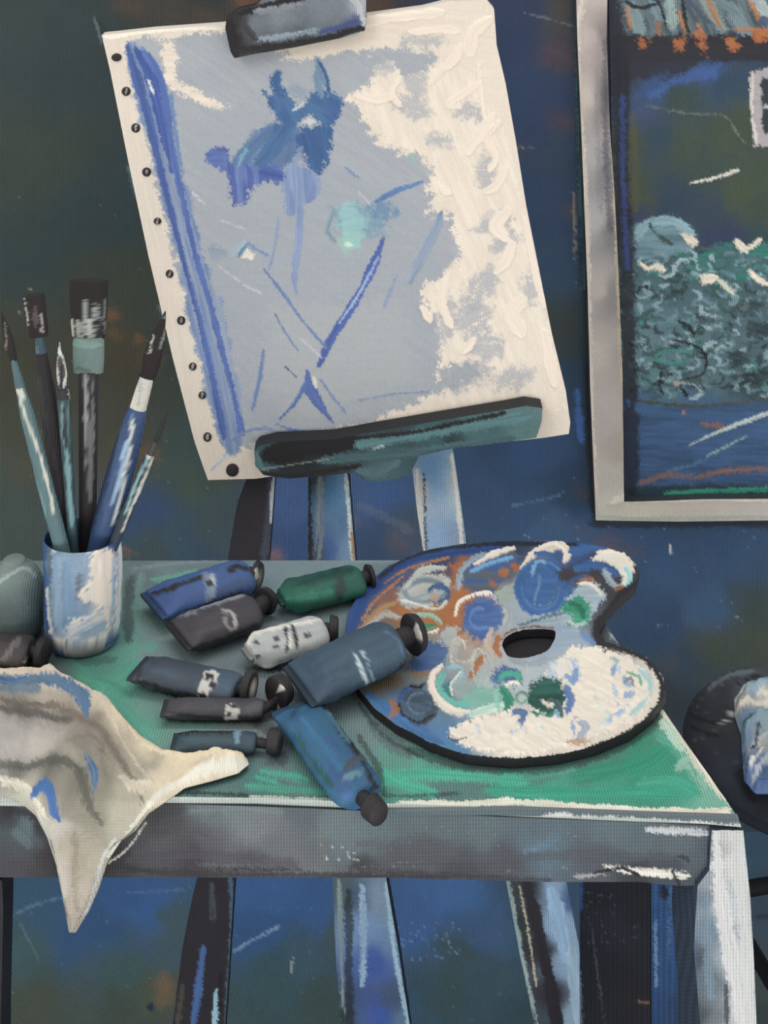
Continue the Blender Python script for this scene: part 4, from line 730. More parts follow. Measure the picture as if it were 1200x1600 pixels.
# ================================================================ PALETTE
PAL = [(537, 1005), (543, 960), (566, 920), (608, 884), (660, 861), (720, 850), (790, 845), (850, 844), (905, 848), (950, 857), (984, 868), (999, 892), (992, 918), (966, 940), (944, 966), (936, 988), (946, 1004), (978, 1012), (1012, 1030), (1036, 1060), (1040, 1090), (1022, 1120), (985, 1150), (930, 1173), (870, 1187), (800, 1193), (730, 1187), (670, 1167), (620, 1140), (585, 1112), (560, 1080), (543, 1045)]
PAL = [(x, y-7*max(0, min(1, (y-1000)/150))) for x, y in PAL]
HOLE = [(784, 1008), (790, 996), (808, 987), (835, 983), (862, 984), (868, 990), (864, 1005), (850, 1020), (820, 1028), (795, 1026)]
OR = (160, 102, 56); WH = (232, 218, 206); BU = (66, 102, 160); LG = (160, 172, 186)
def p_pal(S):
    S.field([(560, 960, (48, 76, 130)), (600, 900, (56, 84, 130)), (690, 870, (44, 66, 104)), (780, 856, (46, 64, 96)), (900, 860, (54, 88, 148)), (960, 870, (60, 70, 90)), (990, 900, (56, 60, 70)), (620, 960, OR), (600, 990, (96, 100, 96)), (720, 900, OR), (700, 970, (166, 112, 66)), (740, 1000, (176, 140, 116)), (830, 950, LG), (880, 990, (150, 166, 186)),
             (900, 1010, (170, 184, 200)), (700, 1020, (150, 160, 170)), (760, 1020, (176, 180, 184)), (840, 1040, (180, 190, 200)), (640, 1040, (110, 120, 120)), (600, 1070, (130, 110, 84)), (600, 1100, (72, 116, 160)), (640, 1140, (64, 106, 160)), (700, 1160, (80, 130, 180)), (680, 1100, (96, 120, 140)), (760, 1080, (170, 190, 190)), (900, 1080, WH), (980, 1080, WH), (800, 1150, WH), (900, 1140, WH),
             (930, 890, (70, 64, 70)), (880, 930, (90, 110, 140)), (950, 930, (60, 58, 66)), (940, 990, (50, 46, 54))], p=4, warp=14, ws=22, var=.2)
    S.stroke([(545, 1010), (552, 965), (585, 915), (640, 880), (720, 862), (800, 856)], [10, 18, 22, 20, 12, 8], (44, 74, 136), dry=.25, edge=3, h=.9)
    S.stroke([(590, 905), (640, 872), (720, 854), (820, 850), (900, 852)], 7, (36, 42, 54), dry=.4, edge=3); S.stroke([(600, 912), (640, 888), (700, 872)], 4, (170, 116, 66), dry=.5, edge=2)
    S.stroke([(565, 970), (585, 940), (630, 900)], 4, (176, 120, 64), dry=.5, edge=2); S.stroke([(560, 990), (590, 955), (620, 940)], 10, (168, 128, 88), dry=.5, edge=3); S.stroke([(570, 985), (600, 960), (625, 965)], 10, (176, 170, 164), dry=.5, edge=3)
    S.poly([(618, 948), (700, 952), (715, 900), (700, 880), (740, 880), (745, 930), (770, 945), (730, 960), (720, 1000), (700, 985), (640, 965)], (170, 106, 58), soft=5, rag=5, dry=.3, h=.3)
    # loops of paint
    def loop(x, y, rx, ry, w, c, c2=None, a0=0, a1=5.6, **k):
        S.stroke([(x+rx*math.cos(a0+(a1-a0)*t), y+ry*math.sin(a0+(a1-a0)*t)) for t in np.linspace(0, 1, 9)], w, c, col2=c2, **{**dict(dry=.15, edge=2, h=1.5, var=.25), **k})
    S.oval(664, 924, 44, 26, (156, 164, 170), -.3, col2=(186, 184, 180), soft=3, rag=4, h=1.2, var=.25)
    loop(665, 926, 34, 18, 9, (186, 190, 190), (120, 134, 146)); loop(685, 930, 16, 12, 8, (68, 96, 140), None, 3.6, 8.6); S.oval(678, 936, 8, 7, (176, 150, 134), 0, soft=3, rag=2, h=.8); S.stroke([(626, 940), (680, 952), (700, 940)], 4, (214, 208, 198), dry=.2, edge=1.5, h=1.4)
    S.stroke([(632, 920), (660, 892), (695, 888)], 10, (188, 186, 184), dry=.35, edge=3, h=1)
    S.poly([(725, 920), (722, 895), (740, 878), (800, 862), (812, 868), (812, 895), (790, 905), (772, 925), (740, 928)], (66, 94, 146), col2=(90, 98, 110), soft=3, rag=4, h=1.1, dry=.1)
    S.stroke([(716, 920), (722, 890), (745, 872), (790, 862)], 9, (150, 170, 190), dry=.3, edge=3, h=1.3); S.stroke([(742, 884), (770, 868), (803, 857)], [5, 10, 9], WH, dry=.1, edge=2, h=2.2); S.stroke([(735, 895), (770, 880), (800, 872)], 6, (110, 160, 206), dry=.3, edge=2, h=1.4)
    S.oval(787, 895, 8, 6, (176, 104, 56), 0, soft=3, rag=3); S.oval(805, 888, 6, 6, (170, 98, 56), 0, soft=3, rag=3); S.oval(770, 912, 6, 5, (160, 100, 60), 0, soft=3, rag=3)
    S.stroke([(712, 962), (716, 945), (730, 934), (760, 928), (775, 936)], 7, WH, dry=.15, edge=2, h=1.8); S.poly([(770, 928), (800, 910), (812, 905), (806, 930), (790, 945), (775, 940)], (160, 168, 164), soft=2.5, rag=3, h=1.2)
    S.poly([(728, 945), (745, 935), (770, 934), (784, 950), (786, 970), (772, 990), (752, 1004), (738, 998), (722, 980), (722, 965)], (66, 98, 160), col2=(78, 112, 174), soft=2, rag=5, h=1.6); loop(752, 968, 18, 16, 6, (84, 120, 182), None, 1, 5, h=1.8, dry=.05)
    loop(845, 920, 34, 38, 16, (56, 96, 158), (74, 118, 180), 0, 6.28, dry=.03, h=2); S.oval(842, 915, 30, 34, (62, 102, 164), 0, col2=(54, 96, 150), soft=2, rag=3, h=1.6); loop(845, 905, 14, 26, 5, (120, 164, 204), None, 3.3, 5.2, dry=.3)
    S.stroke([(880, 905), (890, 930), (878, 950)], 12, (64, 104, 164), dry=.2, h=1.4); S.stroke([(835, 938), (842, 915), (843, 900)], 6, (96, 130, 178), dry=.2, edge=2, h=1.8)
    S.stroke([(814, 888), (832, 868), (858, 856), (880, 852)], [4, 9, 15, 12], WH, dry=.05, edge=2, h=2.2); S.stroke([(870, 850), (886, 862), (882, 880)], [10, 15, 6], WH, dry=.05, edge=2, h=2.2); S.stroke([(838, 868), (856, 868), (872, 880)], 9, (60, 98, 160), dry=.1, edge=2, h=1.8)
    S.poly([(868, 893), (900, 880), (940, 890), (945, 900), (900, 912), (872, 910)], (66, 60, 66), soft=4, rag=4); S.oval(917, 905, 12, 5, (164, 108, 72), 0, soft=3, rag=3)
    S.stroke([(895, 862), (930, 856), (950, 862)], 18, (62, 102, 164), dry=.25, edge=3, h=1); S.stroke([(900, 888), (930, 884), (950, 890), (962, 898)], 14, (56, 94, 154), dry=.2, h=1.4); S.stroke([(880, 920), (900, 904), (920, 900)], 7, (60, 94, 150), dry=.2)
    S.poly([(918, 876), (935, 864), (955, 860), (975, 866), (990, 880), (992, 895), (984, 915), (976, 925), (972, 905), (965, 892), (945, 880)], (228, 220, 210), col2=(236, 222, 208), soft=2, rag=3, h=2.2); S.stroke([(978, 890), (984, 905), (976, 922)], 8, (150, 208, 214), dry=.2, edge=2, h=1.2)
    S.stroke([(945, 895), (960, 915), (972, 918)], 12, (156, 172, 186), dry=.5, edge=3); S.stroke([(940, 882), (960, 892), (966, 900)], 5, (54, 90, 150), dry=.1, edge=2, h=1.4); S.oval(968, 921, 7, 5, (150, 90, 56), 0, soft=3, rag=2)
    S.poly([(895, 925), (915, 910), (935, 912), (948, 930), (935, 950), (920, 975), (905, 980), (880, 975), (878, 950)], (166, 182, 196), soft=3, rag=4, h=1.1, var=.25); S.stroke([(905, 912), (925, 915), (940, 930)], 6, WH, dry=.4, edge=2, h=1.2)
    S.oval(901, 957, 23, 23, (52, 142, 114), 0, col2=(66, 156, 128), soft=3, rag=5, h=1., var=.3, dry=.1); S.stroke([(888, 972), (900, 978), (914, 974)], 6, (190, 206, 204), dry=.5); S.stroke([(890, 945), (905, 950), (912, 965)], 8, (34, 112, 92), dry=.4)
    S.stroke([(800, 985), (840, 972), (890, 966)], 16, (160, 176, 190), dry=.25, edge=4, h=.9); S.stroke([(810, 978), (850, 966), (880, 960)], 4, (76, 104, 130), dry=.5); S.stroke([(790, 950), (795, 965), (785, 985)], 10, (170, 178, 182), dry=.3, h=1)
    S.poly([(870, 985), (900, 980), (925, 1000), (935, 1015), (905, 1010), (880, 1015), (840, 1035), (820, 1035), (860, 1015)], (156, 172, 194), soft=3, rag=3, h=.9); S.stroke([(908, 990), (924, 1002), (930, 1012)], 12, (112, 138, 186), dry=.3)
    S.stroke([(780, 995), (774, 1012), (782, 1025)], 9, (176, 108, 62), dry=.4, edge=3); S.stroke([(768, 985), (762, 1005), (770, 1030)], 10, (196, 176, 160), dry=.4); S.stroke([(795, 1030), (830, 1038), (860, 1030)], 8, (150, 160, 172), dry=.3)
    S.stroke([(785, 1000), (795, 988), (830, 980), (866, 982)], 3, (130, 80, 50), dry=.4, edge=1.5)
    # left part
    S.stroke([(640, 968), (660, 980), (680, 978)], [5, 10, 7], (44, 140, 104), dry=.1, edge=2, h=1.2); S.stroke([(645, 962), (675, 962), (690, 975)], 6, (150, 190, 170), dry=.3, h=1); S.stroke([(650, 985), (668, 992), (684, 985)], 6, WH, dry=.15, edge=2, h=1.6)
    S.poly([(655, 992), (680, 990), (692, 1000), (690, 1006), (670, 1004)], (146, 138, 130), soft=2, rag=2); S.stroke([(690, 990), (694, 1000)], 5, (44, 36, 36), dry=.1)
    S.oval(700, 1005, 18, 26, (176, 178, 176), .3, soft=4, rag=5, dry=.2, h=1); loop(724, 1018, 20, 16, 3, (196, 182, 170), None, 0, 5, h=1.6, dry=.1); loop(716, 1020, 12, 22, 3, (206, 198, 190), None, 2, 6, h=1.4)
    S.poly([(645, 1010), (665, 1003), (690, 1004), (698, 1020), (694, 1040), (678, 1050), (650, 1052), (636, 1045), (650, 1025)], (66, 98, 158), col2=(82, 112, 160), soft=3, rag=5, h=1.2); S.stroke([(640, 1050), (660, 1055), (685, 1045)], 6, (150, 110, 74), dry=.5)
    S.stroke([(735, 1060), (745, 1040), (756, 1025)], 12, (166, 106, 62), dry=.25, edge=3); loop(748, 1040, 10, 26, 3, (206, 200, 194), None, 1, 6, h=1.4, dry=.2); S.stroke([(760, 1020), (770, 1040), (760, 1065)], 9, (176, 176, 176), dry=.4)
    S.oval(655, 1102, 30, 26, (58, 76, 96), .2, col2=(72, 92, 116), soft=2.5, rag=4, h=1.4); S.stroke([(622, 1100), (630, 1120), (655, 1132), (680, 1118)], 6, (32, 36, 44), dry=.15, edge=2, h=1.4); S.stroke([(624, 1098), (632, 1080), (650, 1072)], 6, (60, 92, 160), dry=.2, h=1); loop(655, 1100, 18, 16, 3, (90, 112, 134), None, 0, 5, dry=.2); S.stroke([(642, 1072), (655, 1075), (664, 1068)], 6, (30, 32, 40), dry=.1)
    S.stroke([(690, 1042), (676, 1056), (676, 1080), (692, 1102), (716, 1114), (735, 1112)], [8, 12, 14, 16, 12, 8], WH, dry=.05, edge=2, h=2.2); S.stroke([(694, 1052), (686, 1072), (700, 1094), (722, 1102), (745, 1096)], 12, (104, 182, 172), dry=.2, edge=3, h=1.2); S.stroke([(704, 1066), (698, 1078), (706, 1090)], [8, 11, 4], (52, 128, 134), dry=.1, h=1)
    S.stroke([(700, 1044), (718, 1042), (722, 1056), (710, 1070)], 7, (150, 190, 206), dry=.2, h=1.2); S.oval(728, 1078, 20, 16, (150, 164, 166), .3, soft=3, rag=4, dry=.2, h=1.); S.stroke([(718, 1052), (704, 1072), (708, 1090)], 3, WH, dry=.1, edge=1.5, h=1.6)
    S.oval(756, 1095, 30, 18, (126, 178, 164), .2, soft=6, rag=6, dry=.3, h=1.); S.stroke([(735, 1118), (770, 1108), (790, 1100)], 14, (190, 216, 204), dry=.3, h=1.3)
    S.poly([(770, 1048), (790, 1040), (808, 1048), (818, 1062), (806, 1072), (790, 1065), (775, 1075), (768, 1062)], (76, 108, 160), soft=3, rag=6, h=1.1); S.stroke([(780, 1065), (790, 1054), (808, 1056), (812, 1066)], 7, (66, 166, 136), dry=.25, h=1.2); S.stroke([(784, 1075), (800, 1068), (812, 1070)], 6, WH, dry=.2, h=1.6)
    S.stroke([(785, 1078), (795, 1095), (792, 1112)], 15, (52, 136, 112), dry=.2, h=1.1); S.stroke([(778, 1075), (776, 1100), (788, 1118)], 6, (140, 200, 184), dry=.3, h=1)
    # white field
    S.poly([(702, 1140), (730, 1128), (760, 1118), (800, 1110), (830, 1112), (870, 1095), (890, 1065), (850, 1052), (860, 1040), (895, 1010), (930, 1012), (975, 1025), (1010, 1045), (1022, 1075), (1010, 1105), (980, 1130), (940, 1150), (890, 1165), (830, 1180), (770, 1176), (720, 1165), (700, 1152)], (234, 220, 208), col2=(240, 226, 212), soft=2.5, rag=5, h=1.8, var=.06, ang=.5)
    S.poly([(852, 1045), (875, 1028), (900, 1035), (912, 1060), (890, 1070), (860, 1062)], (166, 186, 216), col2=(226, 218, 212), soft=3, rag=5, h=1.3, ang=1.2)
    S.poly([(830, 1072), (850, 1058), (875, 1065), (885, 1090), (878, 1110), (850, 1118), (828, 1108), (822, 1090)], (26, 76, 70), col2=(38, 96, 86), soft=2, rag=5, h=1.3, var=.25); S.stroke([(884, 1075), (892, 1095), (886, 1115)], 12, (92, 124, 178), dry=.2, h=1.2); S.stroke([(848, 1098), (858, 1104), (868, 1100)], 8, WH, dry=.1, h=1.8)
    S.stroke([(860, 1095), (872, 1102), (876, 1120)], 12, (70, 96, 100), dry=.3, h=1.6); S.stroke([(868, 1112), (872, 1122)], 8, (130, 176, 206), dry=.2, h=1.4); loop(815, 1092, 9, 9, 5, (130, 166, 156), (60, 120, 106), 0, 6.2, h=1.5); S.poly([(802, 1110), (820, 1108), (828, 1120), (815, 1132), (800, 1125)], (84, 112, 160), soft=2, rag=3, h=1.2)
    S.stroke([(830, 1115), (850, 1120), (866, 1116)], 7, (50, 132, 112), dry=.3)
    for pts, w, c in [([(885, 1058), (895, 1066), (900, 1050)], 12, (110, 148, 206)), ([(975, 1060), (982, 1080), (975, 1100)], 10, (130, 160, 208)), ([(960, 1040), (958, 1055)], 9, (112, 146, 200)), ([(980, 1052), (998, 1060), (1002, 1072)], 6, (90, 160, 140)), ([(1000, 1050), (1016, 1072), (1006, 1098), (985, 1120)], 10, (170, 206, 210)), ([(998, 1040), (1018, 1062), (1020, 1080)], 3, (190, 220, 222)),
                      ([(900, 1125), (915, 1138), (905, 1155)], 12, (150, 166, 196)), ([(895, 1130), (898, 1150)], 6, (110, 150, 206)), ([(800, 1145), (812, 1140), (820, 1146)], 9, (150, 172, 214)), ([(930, 1100), (950, 1120), (935, 1140)], 8, (200, 216, 214)), ([(990, 1085), (975, 1110), (950, 1130)], 8, (150, 176, 214)), ([(845, 1135), (860, 1160), (880, 1165)], 5, (196, 214, 218)), ([(975, 1070), (985, 1062), (990, 1075)], 7, (100, 120, 124)),
                      ([(745, 1135), (750, 1150)], 7, (196, 206, 224)), ([(955, 1030), (965, 1035)], 6, (140, 180, 180)), ([(930, 1090), (935, 1105)], 7, (206, 212, 206)), ([(968, 1045), (960, 1075), (968, 1110)], 6, (176, 196, 220))]:
        S.stroke(pts, w, c, dry=.3, edge=2.5, h=1.4, var=.2, a=.85)
    rnd = random.Random(12)
    for i in range(46):
        x = rnd.uniform(740, 1000); y = rnd.uniform(1120, 1170) if x < 900 else rnd.uniform(1025, 1140); a0 = rnd.uniform(0, 6.28); r = rnd.uniform(8, 22)
        if 820 < x < 890 and y < 1120 or 776 < x < 830 and y < 1130: continue
        if x < 790 and y < 1130: continue
        S.stroke([(x+r*math.cos(a0+t), y+r*.7*math.sin(a0+t)) for t in (0, .6, 1.2, 1.8)], rnd.uniform(5, 12), (236, 222, 210), dry=.05, edge=1.5, h=1.3, var=.08, a=.85, n=3)
    S.stroke([(700, 1152), (712, 1158), (728, 1154)], 3, (80, 76, 76), dry=.4, edge=1.5); S.oval(905, 1160, 18, 5, (170, 120, 80), -.1, soft=3, rag=3, a=.7)
    S.stroke([(575, 1085), (600, 1105), (640, 1138), (690, 1162)], 14, (64, 110, 166), dry=.3, edge=4, h=.8); S.stroke([(612, 1095), (618, 1110), (610, 1120)], 9, (166, 110, 66), dry=.5, edge=3, a=.8)
    # dark rim
    S.stroke([(560, 1092), (590, 1122), (640, 1152), (700, 1176), (780, 1188), (860, 1186), (930, 1170), (985, 1146), (1024, 1114), (1036, 1085), (1030, 1056), (1005, 1028), (960, 1010), (938, 1000), (934, 985), (946, 960), (972, 932), (992, 912)], [5, 6, 7, 8, 9, 9, 12, 14, 14, 12, 10, 8, 10, 16, 20, 14, 14, 12], (44, 40, 46), dry=.15, edge=3, h=.6)
PT = on_level(TBL+.009)
pal = relief('paint_palette', PAL, PT, (0, 0, -.008), OR, p_pal, M_THICK, None, step=1.9, holes=[HOLE], rim=(40, 36, 42), smooth=False, up=(0, 0, 1), hs=.0008)
tag(pal, 'kidney shaped artist palette covered in swirls of white, blue and green paint', 'palette')

# ================================================================ RAG
RAG = [(-60, 1040), (0, 1046), (60, 1048), (80, 1040), (100, 1056), (135, 1072), (172, 1098), (188, 1118), (220, 1150), (255, 1172), (300, 1182), (350, 1184), (386, 1186), (389, 1196), (372, 1210), (330, 1222), (288, 1232), (262, 1250), (232, 1270), (212, 1296), (190, 1312), (168, 1345), (155, 1385), (140, 1420), (130, 1436), (118, 1456), (108, 1456), (98, 1400), (88, 1350), (74, 1308), (56, 1274), (30, 1252), (0, 1242), (-60, 1240)]
def p_rag(S):
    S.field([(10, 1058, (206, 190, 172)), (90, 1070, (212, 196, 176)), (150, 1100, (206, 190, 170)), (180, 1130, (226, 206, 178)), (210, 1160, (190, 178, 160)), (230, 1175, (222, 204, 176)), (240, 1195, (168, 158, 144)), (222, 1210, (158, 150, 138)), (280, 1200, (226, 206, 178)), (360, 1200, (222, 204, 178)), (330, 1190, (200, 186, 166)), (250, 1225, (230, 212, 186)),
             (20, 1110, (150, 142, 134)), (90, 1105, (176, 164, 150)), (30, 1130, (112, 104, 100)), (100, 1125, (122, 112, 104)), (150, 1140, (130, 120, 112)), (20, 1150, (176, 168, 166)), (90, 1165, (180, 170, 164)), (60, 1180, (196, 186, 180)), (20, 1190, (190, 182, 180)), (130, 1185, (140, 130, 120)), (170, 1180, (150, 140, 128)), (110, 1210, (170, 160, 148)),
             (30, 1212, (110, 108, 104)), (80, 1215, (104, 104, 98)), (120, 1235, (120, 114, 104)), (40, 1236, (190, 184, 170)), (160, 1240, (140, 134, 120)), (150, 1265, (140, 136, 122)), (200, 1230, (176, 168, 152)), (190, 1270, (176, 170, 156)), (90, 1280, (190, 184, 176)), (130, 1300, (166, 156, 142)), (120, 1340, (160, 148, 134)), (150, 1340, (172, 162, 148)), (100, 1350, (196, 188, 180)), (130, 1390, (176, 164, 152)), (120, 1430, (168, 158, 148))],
            p=4, warp=10, ws=26, var=.08)
    S.stroke([(0, 1075), (40, 1072), (80, 1068), (110, 1080), (130, 1100), (136, 1128)], [24, 20, 22, 24, 24, 12], (74, 112, 164), dry=.3, edge=4, col2=(96, 120, 146), h=.5, var=.2)
    S.stroke([(0, 1090), (30, 1085), (60, 1088)], 14, (110, 124, 140), dry=.4, edge=4); S.stroke([(-10, 1060), (40, 1062), (90, 1062), (150, 1094)], 10, (214, 196, 176), dry=.3, edge=4, h=.7)
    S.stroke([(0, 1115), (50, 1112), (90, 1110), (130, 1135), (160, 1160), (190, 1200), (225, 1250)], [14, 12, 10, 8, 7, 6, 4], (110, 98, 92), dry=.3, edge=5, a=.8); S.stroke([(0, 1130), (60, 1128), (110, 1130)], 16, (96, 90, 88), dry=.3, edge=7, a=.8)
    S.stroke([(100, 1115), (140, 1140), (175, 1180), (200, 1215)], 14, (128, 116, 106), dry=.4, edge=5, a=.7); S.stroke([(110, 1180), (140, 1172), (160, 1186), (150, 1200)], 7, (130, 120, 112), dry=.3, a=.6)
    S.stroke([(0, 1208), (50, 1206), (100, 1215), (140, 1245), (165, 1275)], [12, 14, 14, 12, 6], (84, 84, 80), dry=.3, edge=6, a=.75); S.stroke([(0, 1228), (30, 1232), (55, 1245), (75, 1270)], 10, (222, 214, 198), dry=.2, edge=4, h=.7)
    S.stroke([(52, 1243), (64, 1236), (80, 1242), (92, 1258), (98, 1270)], [12, 14, 14, 12, 5], (66, 104, 164), dry=.25, edge=2.5, col2=(84, 120, 176), h=.8); S.stroke([(134, 1206), (144, 1222), (150, 1238)], [8, 18, 10], (72, 104, 156), dry=.2, edge=3, h=.7, col2=(110, 128, 150))
    S.stroke([(185, 1118), (215, 1155), (255, 1180), (310, 1196), (370, 1196)], [6, 9, 12, 20, 12], (232, 212, 182), dry=.15, edge=4, h=.8, var=.08); S.stroke([(388, 1190), (384, 1200), (350, 1210), (290, 1224), (240, 1248), (205, 1290), (170, 1335)], 8, (226, 218, 206), dry=.3, edge=3, h=.9, var=.1)
    S.stroke([(150, 1100), (180, 1150), (215, 1200), (240, 1230)], 5, (206, 192, 172), dry=.5, a=.7); S.stroke([(188, 1225), (210, 1235), (236, 1232)], 14, (220, 206, 188), dry=.3, a=.8)
    S.stroke([(60, 1262), (78, 1300), (92, 1350), (102, 1410)], 6, (204, 204, 200), dry=.4, edge=2, h=.8); S.stroke([(120, 1290), (122, 1350), (126, 1410)], 9, (140, 126, 110), dry=.4, edge=6, a=.6); S.stroke([(172, 1310), (168, 1280), (176, 1240)], 7, (150, 144, 130), dry=.4, a=.5)
    S.stroke([(84, 1300), (96, 1360), (104, 1430)], 4, (56, 50, 52), dry=.4, a=.6); S.stroke([(185, 1295), (165, 1330), (150, 1380), (134, 1425)], 6, (196, 196, 196), dry=.5, edge=2); S.stroke([(188, 1100), (205, 1122), (225, 1140)], 3, (196, 206, 200), dry=.4)
    S.h += 1.2*(fbm(S.x/5, S.y/22, 77)-.5)
def d_rag(x, y):
    t = on_level(TBL+.004)(x, y); f = on_front(.011)(x, y)
    k = .012; m = np.maximum(t, f)
    return m+k*.25*np.exp(-np.abs(t-f)/k)*0
def fold(x, y):
    r = .55*np.sin((x*.6-y*1.0)/26+3*fbm(x/90, y/90, 5))+.5*np.sin((x+y*.35)/31+4*fbm(x/70, y/120, 8))
    b = .007+.006*r+.004*fbm(x/12, y/12, 31)
    hang = sst((y-1228)/30.)
    edge, _, _ = nearest(x, y, np.array(RAG, float)); b = np.clip(b, .001, 1)*sst(edge/16.+.15)
    v = np.zeros(x.shape+(3,)); v[..., 2] = b*(1-hang); v[..., 1] = -b*hang
    return v
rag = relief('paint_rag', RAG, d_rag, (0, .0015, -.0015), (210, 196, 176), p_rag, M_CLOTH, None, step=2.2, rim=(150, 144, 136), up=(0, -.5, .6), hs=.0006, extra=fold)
tag(rag, 'crumpled cream rag with blue paint stains hanging in a point over the table edge', 'rag')

# ================================================================ PAINT TUBES
def apparent(cen, ax, w, h, nrm):
    """photo width across the axis of an elliptical section"""
    side = np.cross(nrm, ax); side /= np.linalg.norm(side)
    ph = np.linspace(0, 2*math.pi, 24); P = cen+side*(np.cos(ph)*w/2)[:, None]+nrm*(np.sin(ph)*h/2)[:, None]
    x, y = PROJ(P); q = cen+ax*.01; x2, y2 = PROJ(np.array([cen, q])); dx, dy = x2[1]-x2[0], y2[1]-y2[0]; L = math.hypot(dx, dy)
    e = (-x*dy+y*dx)/L; return e.max()-e.min()
def tube(label, a, b, Wpx, body, cap_px, painter=None, lift=(0., 0.), cap=(40, 36, 40), h_ratio=.55, round_end=False, cap_r=.42, cap_len=13, tip=None, necklen=8, capw=None, group='paint tubes on the table'):
    """a: folded end, b: shoulder (photo px of the body axis); lying on the table top"""
    w = Wpx/F*1.25*1.6
    for _ in range(8):
        h = w*h_ratio; z0 = TBL+.0015+h/2
        A = W(a[0], a[1], on_level(z0+lift[0])(a[0], a[1])); Bp = W(b[0], b[1], on_level(z0+lift[1])(b[0], b[1]))
        ax = Bp-A; L = np.linalg.norm(ax); ax = ax/L
        nrm = np.array([0, 0, 1.])-ax*ax[2]; nrm /= np.linalg.norm(nrm); side = np.cross(nrm, ax)
        w *= Wpx/apparent((A+Bp)/2, ax, w, h, nrm)
    h = w*h_ratio
    root = empty('paint_tube', tuple((A+Bp)/2-np.array([0, 0, h/2]))); tag(root, label, 'paint tube', group)
    n = 46; m = 40; ph = np.linspace(0, 2*math.pi, m, endpoint=False); R = []
    for t in np.linspace(0, 1, n):
        if round_end: hw = .5*w*(.55+.45*sst(t/.16)) if t < .16 else .5*w
        else: hw = .5*w*(1.04-.04*sst(t/.3))
        hh = .5*h*(.34+.66*sst(t/.22)) if not round_end else .5*h*(.5+.5*sst(t/.16))
        if t > .88:
            q = (t-.88)/.12; k = math.sqrt(max(0, 1-(q*.80)**2)); hw *= .35+.65*k; hh *= .5+.5*k
        sh = 1+.012*math.sin(t*37+a[0])*(t < .85)
        ex = .62+.38*sst(t/.3)
        c, s_ = np.cos(ph), np.sin(ph)
        u = np.sign(c)*np.abs(c)**ex; v = np.sign(s_)*np.abs(s_)**ex
        cen = A+ax*(t*L)
        R.append(cen+side*(u*hw*sh)[:, None]+nrm*(v*hh*sh)[:, None])
    R = np.array(R)
    def pb(S):
        S.mottle(.16)
        if painter: painter(S)  # includes contact shade painted as dark outlines on the lower edges
    rings('body', R, body, pb, M_TUBE, root)
    # the folded crimp
    P = []
    for t in np.linspace(-.055, .02, 5):
        cen = A+ax*(t*L); hw = .5*w*(1.05 if not round_end else .5); th = .0016+.0006*math.sin(t*200)
        P.append(cen+side*(np.sign(np.cos(ph))*np.abs(np.cos(ph))**.3*hw)[:, None]+nrm*(np.sin(ph)*th)[:, None])
    rings('crimp', np.array(P), tuple(int(c*.7) for c in body), lambda S: S.mottle(.2), M_TUBE, root)
    # threaded neck and cap, towards cap_px
    zc = Bp[2]; cz = W(cap_px[0], cap_px[1], on_level(zc)(cap_px[0], cap_px[1])); d = cz-Bp; dl = np.linalg.norm(d); d = d/dl
    rn = min(w, h)*.30
    rod('neck', Bp-d*.004, Bp+d*max(dl-cap_len/F*.5, .006), rn, rn*.9, cap, n=14, m=16, prof=lambda t: 1+.08*math.sin(t*30), mat=M_TUBE, parent=root)
    rc = (capw or Wpx*.62)/F*1.25*.5; rc = min(rc, (z0+max(lift)-TBL-.001)) if capw is None else rc
    cl = cap_len/F*1.25
    def pc(S):
        S.mottle(.3)
        if tip:
            for t_ in tip: S.stroke(*t_[:2], t_[2] if len(t_) > 2 else (214, 206, 198), dry=.15, edge=1.5, h=.6)
    C0 = Bp+d*max(dl-cl/2, .004)
    lowest = C0[2]-rc
    if lowest < TBL+.001 and cap_px[1] < 1240: C0 = C0+np.array([0, 0, TBL+.001-lowest])
    rod('cap', C0, C0+d*cl, rc, rc*.86, cap, n=16, m=30, prof=lambda t: (.9+.1*sst(t/.1))*(1-.25*sst((t-.9)/.1)), painter=pc, mat=M_TUBE, parent=root)
    return root
K = (40, 36, 40)
def pA(S):
    S.poly([(225, 925), (400, 880), (400, 930), (250, 985)], (66, 98, 158), col2=(60, 88, 146), soft=4, rag=2, ang=-.28)
    S.stroke([(236, 928), (270, 918), (320, 900)], 8, K, dry=.15, edge=2.5, h=.5); S.stroke([(355, 893), (372, 886), (388, 890)], 9, K, dry=.2, edge=3); S.stroke([(236, 935), (240, 955), (246, 972)], 6, (40, 48, 70), dry=.3); S.stroke([(322, 900), (330, 920), (326, 945)], 14, (120, 134, 160), dry=.45, edge=3, h=.8)
    S.stroke([(332, 898), (334, 910)], 10, (176, 180, 190), dry=.4, h=.8); S.oval(327, 912, 6, 5, (40, 40, 46), .3, soft=2, rag=1); S.stroke([(345, 925), (370, 915), (390, 905)], 22, (62, 84, 132), dry=.3, edge=5); S.stroke([(290, 958), (340, 938), (380, 924)], 6, (50, 50, 66), dry=.2, edge=3)
tube('blue paint tube with a grey band, rearmost on the left of the tube pile', (244, 945), (386, 899), 62, (66, 98, 156), (402, 902), pA, cap_len=9, capw=52, tip=[([(400, 890), (404, 912)], 6)])
def pG(S):
    S.poly([(435, 915), (570, 875), (580, 930), (440, 965)], (26, 84, 72), col2=(32, 96, 76), soft=5, rag=3, ang=-.25)
    S.stroke([(525, 890), (532, 905), (530, 932)], 16, (34, 44, 46), dry=.25, edge=4, a=.85); S.stroke([(460, 915), (500, 903), (550, 893)], 12, (22, 64, 58), dry=.3, edge=5); S.stroke([(450, 935), (500, 928), (520, 925)], 12, (36, 112, 92), dry=.4, edge=5)
